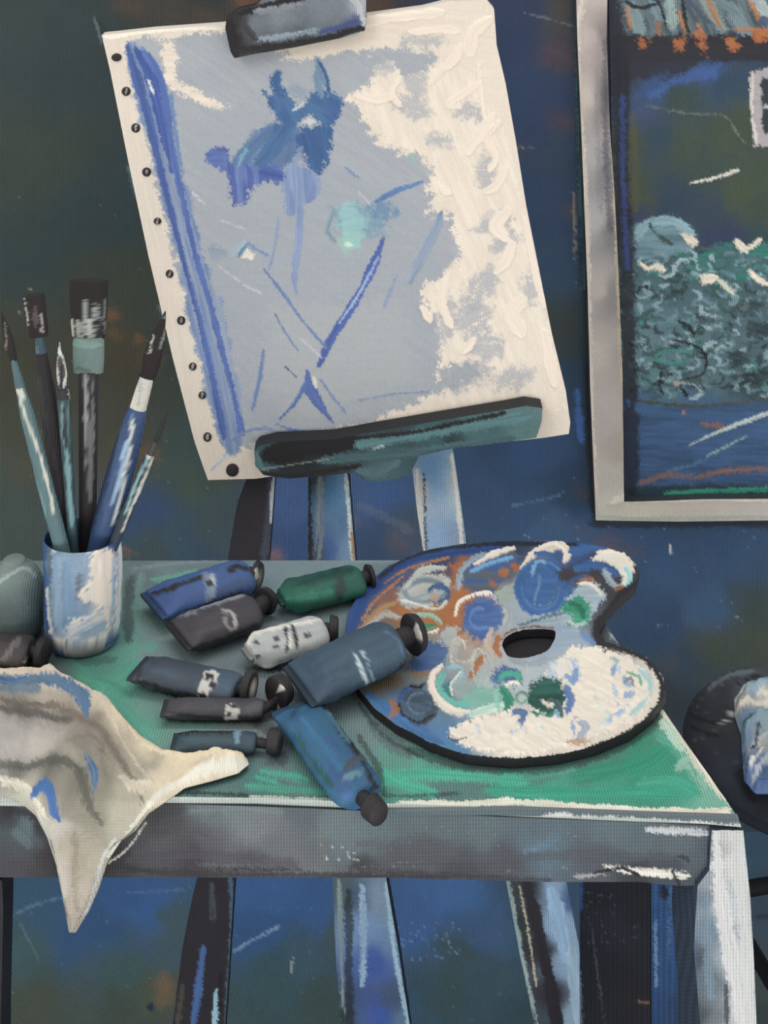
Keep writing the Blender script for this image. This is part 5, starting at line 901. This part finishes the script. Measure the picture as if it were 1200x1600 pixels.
tube('dark green paint tube lying alone at the back edge beside the palette', (440, 936), (562, 906), 56, (28, 82, 72), (578, 902), pG, round_end=True, cap_len=9, capw=44, cap=(38, 34, 38))
def pB(S):
    S.poly([(270, 950), (400, 920), (410, 970), (280, 1020)], (62, 58, 66), col2=(72, 68, 76), soft=4, rag=2, ang=-.28)
    S.stroke([(280, 962), (320, 946), (380, 930)], 9, (132, 132, 142), dry=.25, edge=3, h=.6); S.stroke([(282, 962), (290, 956), (330, 940)], 3, (40, 38, 44), dry=.2); S.stroke([(348, 954), (362, 958), (368, 978), (358, 982)], 6, (160, 154, 156), dry=.35, edge=2, h=.8); S.stroke([(354, 960), (352, 972), (360, 984)], 5, (130, 124, 130), dry=.3)  # highlight streak painted along the top of the tube
    S.stroke([(275, 985), (280, 1010), (300, 1016), (350, 1000), (400, 975)], 9, (42, 38, 42), dry=.2, edge=3)
tube('charcoal paint tube with a swirled grey band, just in front of the blue one', (282, 993), (398, 954), 64, (60, 57, 64), (416, 938), pB, cap_len=11, capw=46, tip=[([(418, 936), (421, 950)], 7)])
def pD(S):
    S.poly([(375, 990), (510, 960), (515, 1005), (385, 1060)], (188, 188, 188), col2=(172, 174, 178), soft=4, rag=2, ang=-.25)
    S.stroke([(384, 1010), (400, 990), (450, 978), (505, 968)], 6, (224, 218, 212), dry=.25, edge=2.5, h=1); S.stroke([(382, 1015), (384, 1035), (395, 1042), (440, 1038), (500, 1012)], 6, (222, 216, 210), dry=.2, edge=2.5, h=1)
    S.stroke([(379, 1010), (382, 1034)], 5, (50, 48, 52), dry=.2, edge=2); S.stroke([(395, 1050), (440, 1046), (480, 1030), (500, 1018)], 7, (36, 32, 36), dry=.15, edge=2)
    for x, y, r in [(402, 1004, 5), (402, 1024, 4), (432, 998, 5), (431, 1010, 4), (480, 994, 5)]: S.oval(x, y, r, r*.8, (70, 70, 76), .3, soft=2, rag=2)
    for p in [[(446, 982), (450, 1000), (448, 1018)], [(456, 978), (462, 996), (464, 1012)]]: S.stroke(p, 6, (44, 42, 46), dry=.35, edge=2)
    S.stroke([(452, 990), (454, 1010)], 3, (226, 222, 216), dry=.2)
tube('white paint tube with black label marks in the middle of the table', (390, 1021), (503, 985), 58, (186, 186, 186), (522, 985), pD, round_end=True, cap_len=14, capw=44)
def pE(S):
    S.poly([(212, 1020), (240, 1010), (385, 1055), (380, 1105), (220, 1075)], (62, 70, 84), col2=(70, 84, 102), soft=4, rag=2, ang=.2)
    S.stroke([(345, 1060), (375, 1068), (380, 1085)], 40, (72, 90, 114), dry=.2, edge=8, a=.8); S.stroke([(214, 1062), (240, 1072), (280, 1084), (320, 1090)], 8, (40, 36, 42), dry=.2, edge=3); S.stroke([(222, 1030), (215, 1060)], 8, (50, 50, 60), dry=.2, edge=3)
    S.poly([(320, 1052), (330, 1045), (340, 1052), (336, 1072), (322, 1090), (310, 1088), (313, 1068)], (200, 196, 192), soft=2, rag=2.5, h=.9); S.oval(326, 1056, 7, 5, K, .2, soft=2, rag=2); S.oval(332, 1070, 5, 6, K, 0, soft=2, rag=2); S.oval(317, 1087, 6, 5, K, 0, soft=2, rag=1)
tube('slate blue paint tube with a white band, nearest the brush jar', (222, 1046), (372, 1078), 54, (64, 74, 90), (390, 1082), pE, cap_len=12, capw=50, tip=[([(397, 1068), (398, 1082)], 6), ([(384, 1102), (388, 1104)], 7)])  # white highlights painted on the cap
def pF(S):
    S.stroke([(262, 1112), (300, 1118), (360, 1122), (420, 1122)], 5, (42, 40, 44), dry=.2, edge=2.5); S.stroke([(258, 1098), (320, 1102), (345, 1104)], 12, (72, 70, 78), dry=.2, edge=4)
    S.poly([(352, 1102), (366, 1098), (374, 1106), (372, 1124), (350, 1126)], (196, 190, 186), soft=2, rag=2.5, h=.8); S.oval(366, 1104, 6, 3, K, 0, soft=2, rag=1); S.oval(358, 1116, 3.5, 4, K, 0, soft=2, rag=1)
    S.stroke([(385, 1112), (410, 1100)], 22, (84, 82, 90), dry=.2, edge=6, a=.8)
tube('thin dark grey paint tube tucked along the front of the slate blue one', (262, 1107), (412, 1108), 36, (68, 66, 74), (438, 1091), pF, cap_len=22, capw=48, h_ratio=.62, tip=[([(428, 1072), (444, 1075)], 5), ([(440, 1098), (432, 1118)], 4)])
def pC(S):
    S.stroke([(268, 1160), (278, 1145), (320, 1142), (368, 1142)], 9, (36, 32, 36), dry=.15, edge=3); S.stroke([(285, 1155), (320, 1156), (360, 1158)], 14, (58, 82, 92), dry=.25, edge=4); S.stroke([(370, 1142), (371, 1158)], 14, (112, 146, 166), dry=.3, edge=3); S.stroke([(385, 1150), (405, 1158)], 24, (60, 76, 92), dry=.3, edge=5); S.stroke([(375, 1139), (395, 1137)], 5, (54, 92, 160), dry=.3)
tube('small dark teal paint tube, nearest the cream rag', (276, 1160), (400, 1160), 36, (54, 74, 84), (430, 1165), pC, cap_len=18, capw=34, h_ratio=.6)
def pH(S):
    S.poly([(440, 1050), (600, 975), (650, 1000), (640, 1050), (540, 1120), (460, 1100)], (62, 84, 104), col2=(56, 74, 96), soft=6, rag=2, ang=-.5)
    S.stroke([(500, 1110), (560, 1095), (610, 1065), (640, 1030)], 10, (36, 36, 42), dry=.2, edge=3, h=.6); S.stroke([(552, 1016), (562, 1040), (574, 1068)], 5, (190, 202, 214), dry=.2, edge=2, h=1); S.stroke([(568, 1014), (566, 1024), (576, 1030)], 3.5, (156, 174, 190), dry=.2, edge=1.5); S.stroke([(600, 985), (622, 1000), (630, 1025)], 4, (84, 110, 150), dry=.3, edge=2)
    S.stroke([(574, 1036), (578, 1050), (584, 1066)], 3, (120, 144, 164), dry=.4)
tube('large slate blue paint tube resting across the left rim of the palette', (472, 1070), (618, 1002), 86, (60, 80, 100), (648, 990), pH, lift=(.001, .0155), cap_len=16, capw=62, h_ratio=.5, tip=[([(650, 975), (658, 1000)], 5)])
def pI(S):
    S.poly([(430, 1100), (480, 1085), (600, 1245), (560, 1275), (530, 1262)], (46, 98, 136), col2=(52, 88, 140), soft=6, rag=2, ang=.95)
    S.stroke([(500, 1090), (530, 1140), (560, 1180), (590, 1235)], 8, (34, 36, 42), dry=.15, edge=3); S.stroke([(462, 1150), (490, 1190), (520, 1230)], 7, (34, 84, 82), dry=.4, edge=3); S.stroke([(455, 1120), (470, 1100), (485, 1092)], 6, (40, 66, 84), dry=.3); S.stroke([(540, 1198), (560, 1185), (575, 1182)], 14, (70, 78, 92), dry=.35, edge=4, h=.6)
    S.stroke([(540, 1215), (565, 1205)], 14, (96, 132, 146), dry=.4, edge=5); S.stroke([(470, 1125), (500, 1160), (530, 1200)], 14, (50, 108, 150), dry=.4, edge=6); S.stroke([(535, 1240), (565, 1262)], 20, (62, 104, 168), dry=.35, edge=6); S.stroke([(444, 1110), (462, 1092)], 9, (70, 112, 176), dry=.3)
    S.stroke([(510, 1110), (545, 1160)], 7, (80, 116, 140), dry=.5)
tube('teal blue paint tube pointing its black cap over the front table edge', (466, 1110), (566, 1246), 78, (48, 94, 132), (586, 1266), pI, cap_len=24, capw=33, h_ratio=.45)
def pJ(S):
    S.stroke([(0, 1000), (30, 998), (55, 1010)], 10, (60, 54, 56), dry=.2); S.stroke([(5, 1030), (20, 1010), (32, 996)], 9, (110, 102, 102), dry=.4, edge=4); S.stroke([(38, 1035), (50, 1022), (58, 1014)], 6, (150, 156, 156), dry=.4, edge=2); S.stroke([(0, 1042), (40, 1046)], 5, (40, 36, 38), dry=.2)
tube('dark brown paint tube at the left edge in front of the round pot', (-60, 1016), (48, 1018), 54, (74, 66, 68), (68, 1022), pJ, cap_len=11, capw=46, tip=None)

# ================================================================ JAR, POT
JC = W(130, 1000, on_level(TBL)(130, 1000)); JR = 60/F*JC[1]; JH = .106
def p_jar(S):
    S.field([(75, 860, (50, 84, 140)), (130, 842, (60, 84, 112)), (180, 850, (60, 92, 140)), (75, 900, (72, 104, 150)), (90, 880, (150, 170, 192)), (110, 900, (134, 158, 188)), (100, 950, (124, 150, 178)), (130, 940, (112, 142, 180)), (140, 880, (130, 154, 186)), (120, 980, (110, 140, 178)), (90, 1000, (130, 158, 186)), (160, 880, (226, 212, 202)), (160, 940, (224, 210, 200)), (185, 900, (150, 172, 206)), (188, 980, (130, 150, 190)),
             (170, 1000, (190, 190, 196)), (185, 1020, (74, 104, 154)), (80, 990, (110, 134, 160)), (110, 1030, (110, 118, 134)), (150, 1030, (120, 116, 120)), (90, 1025, (74, 104, 156)), (190, 1000, (120, 134, 170))], p=4.5, warp=8, ws=16, var=.12)
    S.stroke([(67, 850), (68, 900), (72, 960), (76, 1000)], 6, (52, 92, 156), dry=.2, edge=3); S.stroke([(76, 860), (78, 900)], 6, (96, 112, 116), dry=.3, edge=3); S.stroke([(66, 848), (95, 842), (108, 848), (140, 856), (175, 850), (192, 844)], 9, (46, 82, 144), dry=.15, edge=3, h=.6)
    S.stroke([(82, 862), (95, 850), (112, 858), (150, 864)], 7, (170, 188, 206), dry=.3, edge=3, h=.8); S.stroke([(88, 870), (88, 920), (92, 990)], 14, (140, 164, 192), dry=.3, edge=5); S.stroke([(105, 880), (105, 940), (108, 985)], 12, (120, 148, 184), dry=.4, edge=5); S.stroke([(132, 870), (128, 920), (124, 950)], 8, (140, 162, 190), dry=.4)
    S.stroke([(124, 895), (122, 935)], 9, (104, 112, 122), dry=.4, edge=4, a=.8)
    S.poly([(142, 880), (146, 866), (160, 856), (176, 860), (180, 880), (180, 920), (176, 985), (168, 990), (160, 960), (150, 945), (128, 940), (122, 928), (138, 915), (142, 905), (138, 895)], (232, 216, 204), col2=(222, 210, 204), soft=2.5, rag=5, h=1.6, ang=1.5, dry=.08)
    S.stroke([(186, 848), (188, 880), (186, 930), (182, 990)], [7, 8, 7, 6], (206, 212, 220), dry=.3, edge=2, h=1); S.stroke([(176, 870), (176, 940), (172, 985)], 5, (150, 176, 206), dry=.5, edge=2)
    S.poly([(98, 982), (110, 966), (135, 962), (160, 950), (164, 975), (162, 996), (140, 1006), (112, 1004), (94, 996)], (216, 210, 208), col2=(150, 168, 196), soft=3, rag=6, h=1.5, ang=-.5, dry=.12); S.stroke([(76, 985), (95, 1002), (125, 1012), (150, 1008), (165, 990)], 5, (222, 212, 206), dry=.3, edge=2, h=1.2)
    S.stroke([(90, 1012), (120, 1022), (150, 1018)], 8, (150, 140, 136), dry=.4, edge=3); S.stroke([(74, 920), (76, 960), (82, 990)], 3.5, (216, 214, 210), dry=.3, edge=1.5, h=.8); S.stroke([(80, 1015), (110, 1032), (140, 1038), (175, 1028), (190, 1010)], 9, (52, 80, 130), dry=.15, edge=3); S.stroke([(168, 1005), (180, 1000), (186, 1010)], 14, (58, 92, 150), dry=.3, edge=3)
    S.oval(155, 1030, 7, 4, (136, 92, 56), -.2, soft=3, rag=2)
R = []; ph = np.linspace(0, 2*math.pi, 96, endpoint=False)
prof = [(.80, 0.0), (.90, .002), (.955, .008), (.985, .020)]+[(.985+.015*t, .02+(JH-.02)*t) for t in np.linspace(.05, 1, 40)]+[(.985, JH+.0012), (.965, JH), (.955, JH-.004)]+[(.95, JH-.006-(JH-.02)*t) for t in np.linspace(0, 1, 12)]+[(.90, .010)]
for r, z in prof: R.append(np.stack([JC[0]+JR*r*np.cos(ph), JC[1]+JR*r*np.sin(ph), TBL+.0005+z+0*ph], 1))
jar = rings('brush_jar', np.array(R), (110, 140, 178), p_jar, M_POT, None, hs=.0006)
tag(jar, 'blue and white painted jar holding the brushes on the left of the table', 'jar')
def p_pot(S):
    S.field([(10, 900, (120, 134, 132)), (40, 890, (124, 138, 136)), (30, 940, (98, 112, 114)), (60, 940, (88, 104, 106)), (10, 960, (96, 110, 112)), (50, 985, (92, 106, 106))], p=3, warp=10, var=.14)
    S.stroke([(-10, 915), (15, 898), (40, 888), (56, 900)], 6, (150, 164, 162), dry=.45, edge=3, h=.6); S.stroke([(20, 920), (40, 960)], 26, (104, 120, 122), dry=.3, edge=8, a=.5)
PC = W(22, 990, on_level(TBL)(22, 990)); pr = 48/F*PC[1]
R = []
for r, z in [(.70, 0), (.88, .003), (.97, .012), (1.0, .03), (1.0, .045), (.97, .058), (.90, .068), (.79, .077), (.64, .084), (.46, .089), (.40, .091), (.36, .094), (.30, .096)]:
    R.append(np.stack([PC[0]+pr*r*np.cos(ph), PC[1]+pr*r*np.sin(ph), TBL+.0005+z*.80+0*ph], 1))
R = np.array([R[i]*(1-f)+R[i+1]*f for i in range(len(R)-1) for f in (0, .25, .5, .75)]+[R[-1]])
tag(rings('round_pot', R, (104, 118, 118), p_pot, M_POT, None), 'rounded grey-green pot standing behind the jar at the left edge', 'pot')

# ================================================================ BRUSHES
RIMZ = TBL+JH
def brush(label, tip, rim, off, segs, lean=0.):
    """tip, rim: photo px of the bristle end and where the stick meets the rim; off: rim depth offset (m)
       segs: list of (part, y0, y1, w0, w1, colour, painter, flat, prof, mat)"""
    dr = F*(EYE-RIMZ)/(rim[1]-HY) if off is None else JC[1]+off
    Rp = W(rim[0], rim[1], dr); Tp = W(tip[0], tip[1], dr+lean)
    ax = (Tp-Rp)/np.linalg.norm(Tp-Rp)
    def at(y):      # point on the axis seen at row y
        lo, hi = -.14, .6
        for _ in range(40):
            m = (lo+hi)/2; p = Rp+ax*m
            yy = HY+F*(EYE-p[2])/p[1]
            if yy > y: lo = m
            else: hi = m
        return Rp+ax*lo
    low = Rp+ax*((TBL+.013-Rp[2])/ax[2])
    root = empty('paint_brush', tuple(low)); tag(root, label, 'paint brush', 'paint brushes in the jar')
    for (part, y0, y1, w0, w1, col, painter, flat, prof, mat) in segs:
        A = at(y0); B = low if y1 is None else at(y1)
        rod(part, A, B, w0/2/F*A[1], w1/2/F*B[1], col, n=46, m=26, prof=prof, flat=flat, painter=painter or (lambda S: S.mottle(.2)), mat=mat or M_BRUSH, parent=root, hs=.0005)
    return root
tear = lambda t: .06+.94*math.sin(math.pi*min(1, t**.75*.86+.02))**.8
def hair(S): S.mottle(.35)
def hp(pts, w, c, d=.4):
    return lambda S: [S.mottle(.2)]+[S.stroke(p, w_, c_, dry=d, edge=2.5, h=.6) for p, w_, c_ in zip(pts, w, c)]
# 1 far left
brush('brush with a pale teal handle and dark tuft, leftmost in the jar', (2, 488), (90, 832), -.018, [
    ('bristles', 486, 564, 6, 22, (44, 38, 38), hp([[(8, 505), (10, 530), (6, 555)], [(2, 550), (4, 562)]], [3, 4], [(120, 112, 108), (200, 194, 186)]), .7, tear, M_HAIR),
    ('ferrule', 560, 604, 8, 16, (84, 108, 116), None, 1, None, None),
    ('handle', 600, None, 17, 17, (96, 122, 130), hp([[(26, 606), (36, 640), (58, 700), (78, 770), (84, 800)], [(20, 612), (32, 680), (52, 750), (70, 805)], [(24, 603), (36, 620)]], [5, 9, 8], [(206, 204, 192), (112, 146, 154), (206, 206, 198)], .4), 1, lambda t: .8+.5*sst(t/.15)+.1*math.sin(t*2.6), None)])  # cream highlight painted down the right of the handle
brush('dark brush with a small flat tuft and black handle, second from left', (52, 462), (106, 834), .012, [
    ('bristles', 461, 526, 36, 30, (44, 36, 38), hp([[(38, 466), (42, 490), (44, 508)], [(64, 490), (66, 520)], [(55, 480), (56, 510)]], [3, 3, 8], [(170, 164, 160), (160, 154, 150), (84, 76, 78)], .5), .35, None, M_HAIR),
    ('ferrule', 524, 558, 12, 18, (66, 86, 100), hp([[(52, 535), (58, 550)]], [7], [(96, 122, 140)]), .8, None, None),
    ('handle', 552, None, 14, 20, (46, 40, 44), hp([[(60, 590), (76, 680), (98, 780)], [(76, 805), (118, 806)], [(110, 812), (112, 832)]], [7, 20, 4], [(58, 54, 60), (36, 32, 36), (150, 160, 162)], .4), 1, lambda t: 1.1+.85*math.sin(math.pi*min(1, t*1.4+.05)), None)])
brush('slim brush with a silvery pointed tuft, third from left', (93, 534), (113, 832), -.006, [
    ('bristles', 534, 613, 4, 24, (80, 76, 78), hp([[(94, 536), (88, 560), (92, 600)], [(98, 555), (104, 580), (100, 605)], [(92, 545), (94, 555)], [(96, 570), (96, 605)]], [4, 4, 7, 3], [(180, 176, 172), (190, 186, 182), (200, 212, 212), (44, 40, 44)], .35), .7, tear, M_HAIR),
    ('ferrule', 608, 626, 17, 20, (50, 52, 56), hp([[(108, 610), (110, 622)]], [5], [(196, 196, 192)]), 1, None, None),
    ('handle', 622, None, 20, 14, (64, 86, 94), hp([[(96, 630), (98, 680), (102, 700)], [(106, 630), (108, 690)], [(104, 705), (108, 760), (112, 820)], [(101, 640), (103, 700)]], [5, 3, 9, 5], [(112, 134, 142), (96, 120, 128), (118, 152, 158), (42, 52, 60)], .4), 1, lambda t: 1-.1*math.sin(t*3.1), None)])
brush('large flat brush with a broad black tuft and grey-green ferrule', (139, 438), (137, 832), .020, [
    ('bristles', 438, 528, 60, 50, (40, 34, 36), hp([[(112, 500), (114, 524)], [(120, 500), (122, 526)], [(134, 468), (134, 500), (136, 528)], [(146, 475), (144, 526)], [(156, 470), (154, 524)], [(164, 470), (163, 520)], [(140, 500), (141, 530)], [(128, 505), (128, 528)]], [6, 4, 4, 4, 4, 3, 5, 5], [(176, 172, 166), (160, 158, 154), (150, 154, 154), (140, 144, 144), (130, 134, 136), (110, 112, 114), (170, 170, 166), (150, 150, 148)], .4), .32, lambda t: 1.0+.06*math.sin(t*3), M_HAIR),
    ('ferrule', 526, 582, 48, 46, (108, 128, 126), hp([[(115, 536), (135, 540), (158, 538)], [(118, 575), (140, 580)]], [12, 5], [(120, 144, 142), (84, 100, 100)], .3), .42, lambda t: 1.+.05*math.sin(t*3.1), None),
    ('handle', 580, None, 32, 24, (52, 48, 52), hp([[(134, 585), (134, 650), (136, 740)], [(146, 590), (145, 700), (143, 780)], [(140, 660), (141, 780)]], [6, 3, 9], [(150, 150, 150), (120, 120, 124), (104, 104, 108)], .6), .8, None, None)])
brush('thick blue-handled brush with a white ferrule and long black tuft leaning right', (258, 488), (160, 838), .000, [
    ('bristles', 486, 596, 8, 44, (42, 35, 36), hp([[(255, 495), (262, 505), (250, 545)], [(240, 525), (232, 555)], [(222, 545), (218, 580)]], [4, 3, 5], [(120, 124, 124), (180, 176, 172), (70, 62, 62)], .5), .55, tear, M_HAIR),
    ('ferrule', 590, 641, 22, 26, (206, 200, 194), hp([[(212, 596), (204, 635)], [(222, 600), (216, 635)]], [9, 4], [(222, 216, 208), (170, 168, 164)], .3), .9, None, None),
    ('handle', 638, None, 29, 24, (58, 80, 122), hp([[(186, 650), (172, 720), (150, 800), (142, 830)], [(206, 650), (202, 700), (190, 770), (178, 820)], [(198, 690), (188, 740), (178, 790)], [(192, 646), (206, 648)], [(196, 650), (184, 710), (170, 780), (160, 830)]], [10, 5, 8, 6, 10], [(48, 58, 88), (206, 208, 210), (150, 174, 206), (56, 90, 150), (66, 88, 128)], .45), 1.0, lambda t: .95+.62*math.sin(math.pi*t**.75)**1.0*(1-.5*sst((t-.55)/.45)), None)])
brush('thin short brush with a pale edge and faint dark tip, rightmost in the jar', (262, 644), (183, 838), -.012, [
    ('bristles', 642, 694, 3, 13, (48, 48, 50), None, .8, tear, M_HAIR),
    ('ferrule', 690, 714, 9, 12, (70, 70, 70), None, 1, None, None),
    ('handle', 710, None, 15, 15, (58, 68, 84), hp([[(240, 714), (218, 765), (190, 830)], [(232, 714), (214, 750), (196, 800)], [(238, 716), (226, 712)]], [4, 5, 5], [(200, 198, 192), (130, 164, 168), (214, 206, 198)], .4), 1, lambda t: .8+.4*math.sin(math.pi*min(1, t*1.2+.1)), None)])  # pale highlights painted on the handle

# ================================================================ STOOL WITH A CLOTH, right of the table
st = empty('cushioned_stool', (0, 0, 0))
SZ = .50; SC = W(1272, 1138, on_level(SZ)(1272, 1138)); SR = 196/F*SC[1]
st.location = (SC[0], SC[1], 0)
tag(st, 'dark cushioned stool partly cut off at the right of the table', 'stool')
def p_seat(S):
    S.field([(1080, 1110, (46, 46, 54)), (1120, 1080, (58, 58, 66)), (1150, 1050, (70, 72, 78)), (1190, 1020, (80, 84, 88)), (1110, 1150, (50, 50, 58)), (1140, 1190, (52, 56, 70)), (1160, 1230, (48, 52, 66)), (1200, 1250, (44, 48, 58)), (1140, 1130, (56, 56, 62)), (1170, 1080, (90, 98, 108))], p=3.5, warp=10, ws=20, var=.3)
    S.stroke([(1110, 1075), (1140, 1055), (1175, 1048)], 8, (104, 114, 122), dry=.5, edge=4, h=1); S.stroke([(1078, 1115), (1100, 1125), (1130, 1130), (1142, 1112)], 5, (34, 32, 38), dry=.2, edge=2, h=1.6); S.stroke([(1128, 1130), (1140, 1122), (1146, 1112)], 4, (190, 190, 192), dry=.4, edge=2, h=1); S.stroke([(1080, 1135), (1110, 1148), (1125, 1150)], 5, (32, 30, 36), dry=.2, h=1.4)
    S.stroke([(1150, 1070), (1165, 1062), (1200, 1050)], 3, (30, 28, 34), dry=.2); S.stroke([(1155, 1200), (1160, 1225), (1175, 1250)], 12, (30, 30, 40), dry=.2); S.speckle((1080, 1060, 1160, 1200), (96, 98, 106), 60, (.8, 1.6), .5, 7)
R = []; ph2 = np.linspace(0, 2*math.pi, 150, endpoint=False)
for t in np.linspace(0, 1, 46):
    a = t*math.pi; r = SR*(1-.10*(1+math.cos(a*1.))*0-.0)*min(1, math.sin(a)**.38+.02) if t < .5 else SR*(math.sin(a)**.38+.02)
    z = SZ-.03-.035*math.cos(a)
    R.append(np.stack([SC[0]+r*np.cos(ph2), SC[1]+r*np.sin(ph2), z+.004*fbm(np.cos(ph2)*3+5, np.sin(ph2)*3+t*3+5, 3)], 1))
rings('seat_cushion', np.array(R), (50, 50, 58), p_seat, M_CLOTH, st, hs=.0008)
for k in range(4):
    a = math.pi/4+k*math.pi/2+.2; top = np.array([SC[0]+SR*.62*math.cos(a), SC[1]+SR*.62*math.sin(a), SZ-.06]); bot = np.array([SC[0]+SR*.95*math.cos(a), SC[1]+SR*.95*math.sin(a), 0.008])
    rod('leg', bot, top, .011, .015, (40, 42, 50), mat=M_WOOD, parent=st)
for k in range(4):
    a = math.pi/4+k*math.pi/2+.2; b = a+math.pi/2; f = .78
    z = .25; P = lambda q: np.array([SC[0]+SR*f*math.cos(q), SC[1]+SR*f*math.sin(q), z])
    rod('stretcher', P(a), P(b), .009, None, (36, 38, 44), mat=M_WOOD, parent=st)
def p_cl(S):
    S.field([(1150, 1100, (176, 176, 180)), (1190, 1070, (120, 140, 160)), (1200, 1100, (214, 206, 200)), (1170, 1130, (110, 140, 170)), (1190, 1140, (150, 170, 186)), (1170, 1170, (120, 146, 176)), (1200, 1180, (196, 192, 190)), (1165, 1210, (130, 150, 190)), (1190, 1220, (84, 112, 160)), (1170, 1235, (74, 106, 166)), (1280, 1120, (180, 184, 190))], p=4, warp=14, ws=18, var=.25)
    for pts, w, c in [([(1152, 1096), (1168, 1092), (1200, 1100)], 8, (232, 220, 208)), ([(1150, 1118), (1180, 1110), (1210, 1108)], 9, (230, 216, 204)), ([(1165, 1104), (1190, 1088), (1210, 1080)], 7, (150, 176, 196)), ([(1160, 1140), (1175, 1128), (1205, 1120)], 5, (70, 88, 104)), ([(1162, 1160), (1175, 1140), (1200, 1132)], 8, (130, 160, 180)),
                      ([(1165, 1200), (1180, 1170), (1200, 1158)], 7, (206, 206, 208)), ([(1172, 1215), (1190, 1190), (1210, 1176)], 6, (216, 210, 206)), ([(1163, 1222), (1172, 1240), (1185, 1246)], 9, (72, 110, 176)), ([(1176, 1228), (1192, 1208), (1210, 1200)], 7, (180, 186, 200)), ([(1160, 1180), (1164, 1200)], 6, (90, 120, 170)), ([(1190, 1235), (1210, 1225)], 8, (66, 100, 160)), ([(1186, 1150), (1178, 1175), (1170, 1190)], 4, (40, 50, 66))]:
        S.stroke(pts, w, c, dry=.25, edge=2.5, h=1.5, var=.25)
def cl_f(x, y):
    P = np.array(CLP, float); e, _, _ = nearest(x, y, P); b = .016*fbm(x/16, y/16, 41)+.006*np.sin((x*.8+y)/9+3*fbm(x/30, y/30, 4))
    v = np.zeros(x.shape+(3,)); v[..., 2] = np.clip(b+.004, .001, 1)*sst(e/10.+.1); return v
CLP = [(1147, 1092), (1160, 1076), (1200, 1062), (1260, 1066), (1320, 1090), (1350, 1140), (1330, 1200), (1270, 1236), (1215, 1240), (1180, 1240), (1163, 1222), (1160, 1190), (1158, 1150), (1148, 1120)]
cz = on_level(SZ+.0075)
cl = relief('paint_cloth', CLP, cz, (0, 0, -.001), (150, 160, 176), p_cl, M_THICK, None, step=2.2, rim=(70, 90, 130), up=(0, -.4, .8), hs=.001, extra=cl_f)
tag(cl, 'crumpled white and blue paint cloth lying on the dark stool', 'cloth')

# ================================================================ CAMERA AND LIGHT
sc = bpy.context.scene
cam = bpy.data.cameras.new('camera'); co = bpy.data.objects.new('camera', cam); C.objects.link(co); sc.camera = co
co.location = (0, 0, EYE); co.rotation_euler = (math.pi/2, 0, 0)
cam.sensor_fit = 'HORIZONTAL'; cam.sensor_width = 36; cam.lens = 36*F/1200; cam.shift_y = -950/1200; cam.clip_start = .01
w = bpy.data.worlds.new('studio'); sc.world = w; w.use_nodes = True
bg = w.node_tree.nodes['Background']; bg.inputs[0].default_value = (1, .99, .97, 1); bg.inputs[1].default_value = .78
def area(name, loc, rot, size, power, color=(1, 1, 1)):
    l = bpy.data.lights.new(name, 'AREA'); l.shape = 'RECTANGLE'; l.size, l.size_y = size; l.energy = power; l.color = color
    o = bpy.data.objects.new(name, l); C.objects.link(o); o.location = loc; o.rotation_euler = rot; return o
def aim(o, t):
    from mathutils import Vector
    o.rotation_euler = (Vector(t)-o.location).to_track_quat('-Z', 'Y').to_euler()
k = area('key_light', (-1.6, -.4, 2.9), (0, 0, 0), (1.3, 1.3), 18, (1, .99, .97)); aim(k, (0, 1.6, .9))  # soft key light added at upper left; no window stands there
f = area('low_fill', (.2, -.6, .45), (0, 0, 0), (1.8, .7), 17, (1, 1, 1)); aim(f, (0, 1.9, .1))  # unseen fill added to brighten the floor and wall under the table
g = area('top_fill', (0, 1.75, 2.7), (0, 0, 0), (2.4, .3), 14, (1, 1, 1)); aim(g, (0, 2.1, .3))  # fill added overhead to brighten the wall; there is no ceiling
sc.view_settings.view_transform = 'Standard'; sc.view_settings.look = 'None'; sc.view_settings.exposure = 0; sc.view_settings.gamma = 1
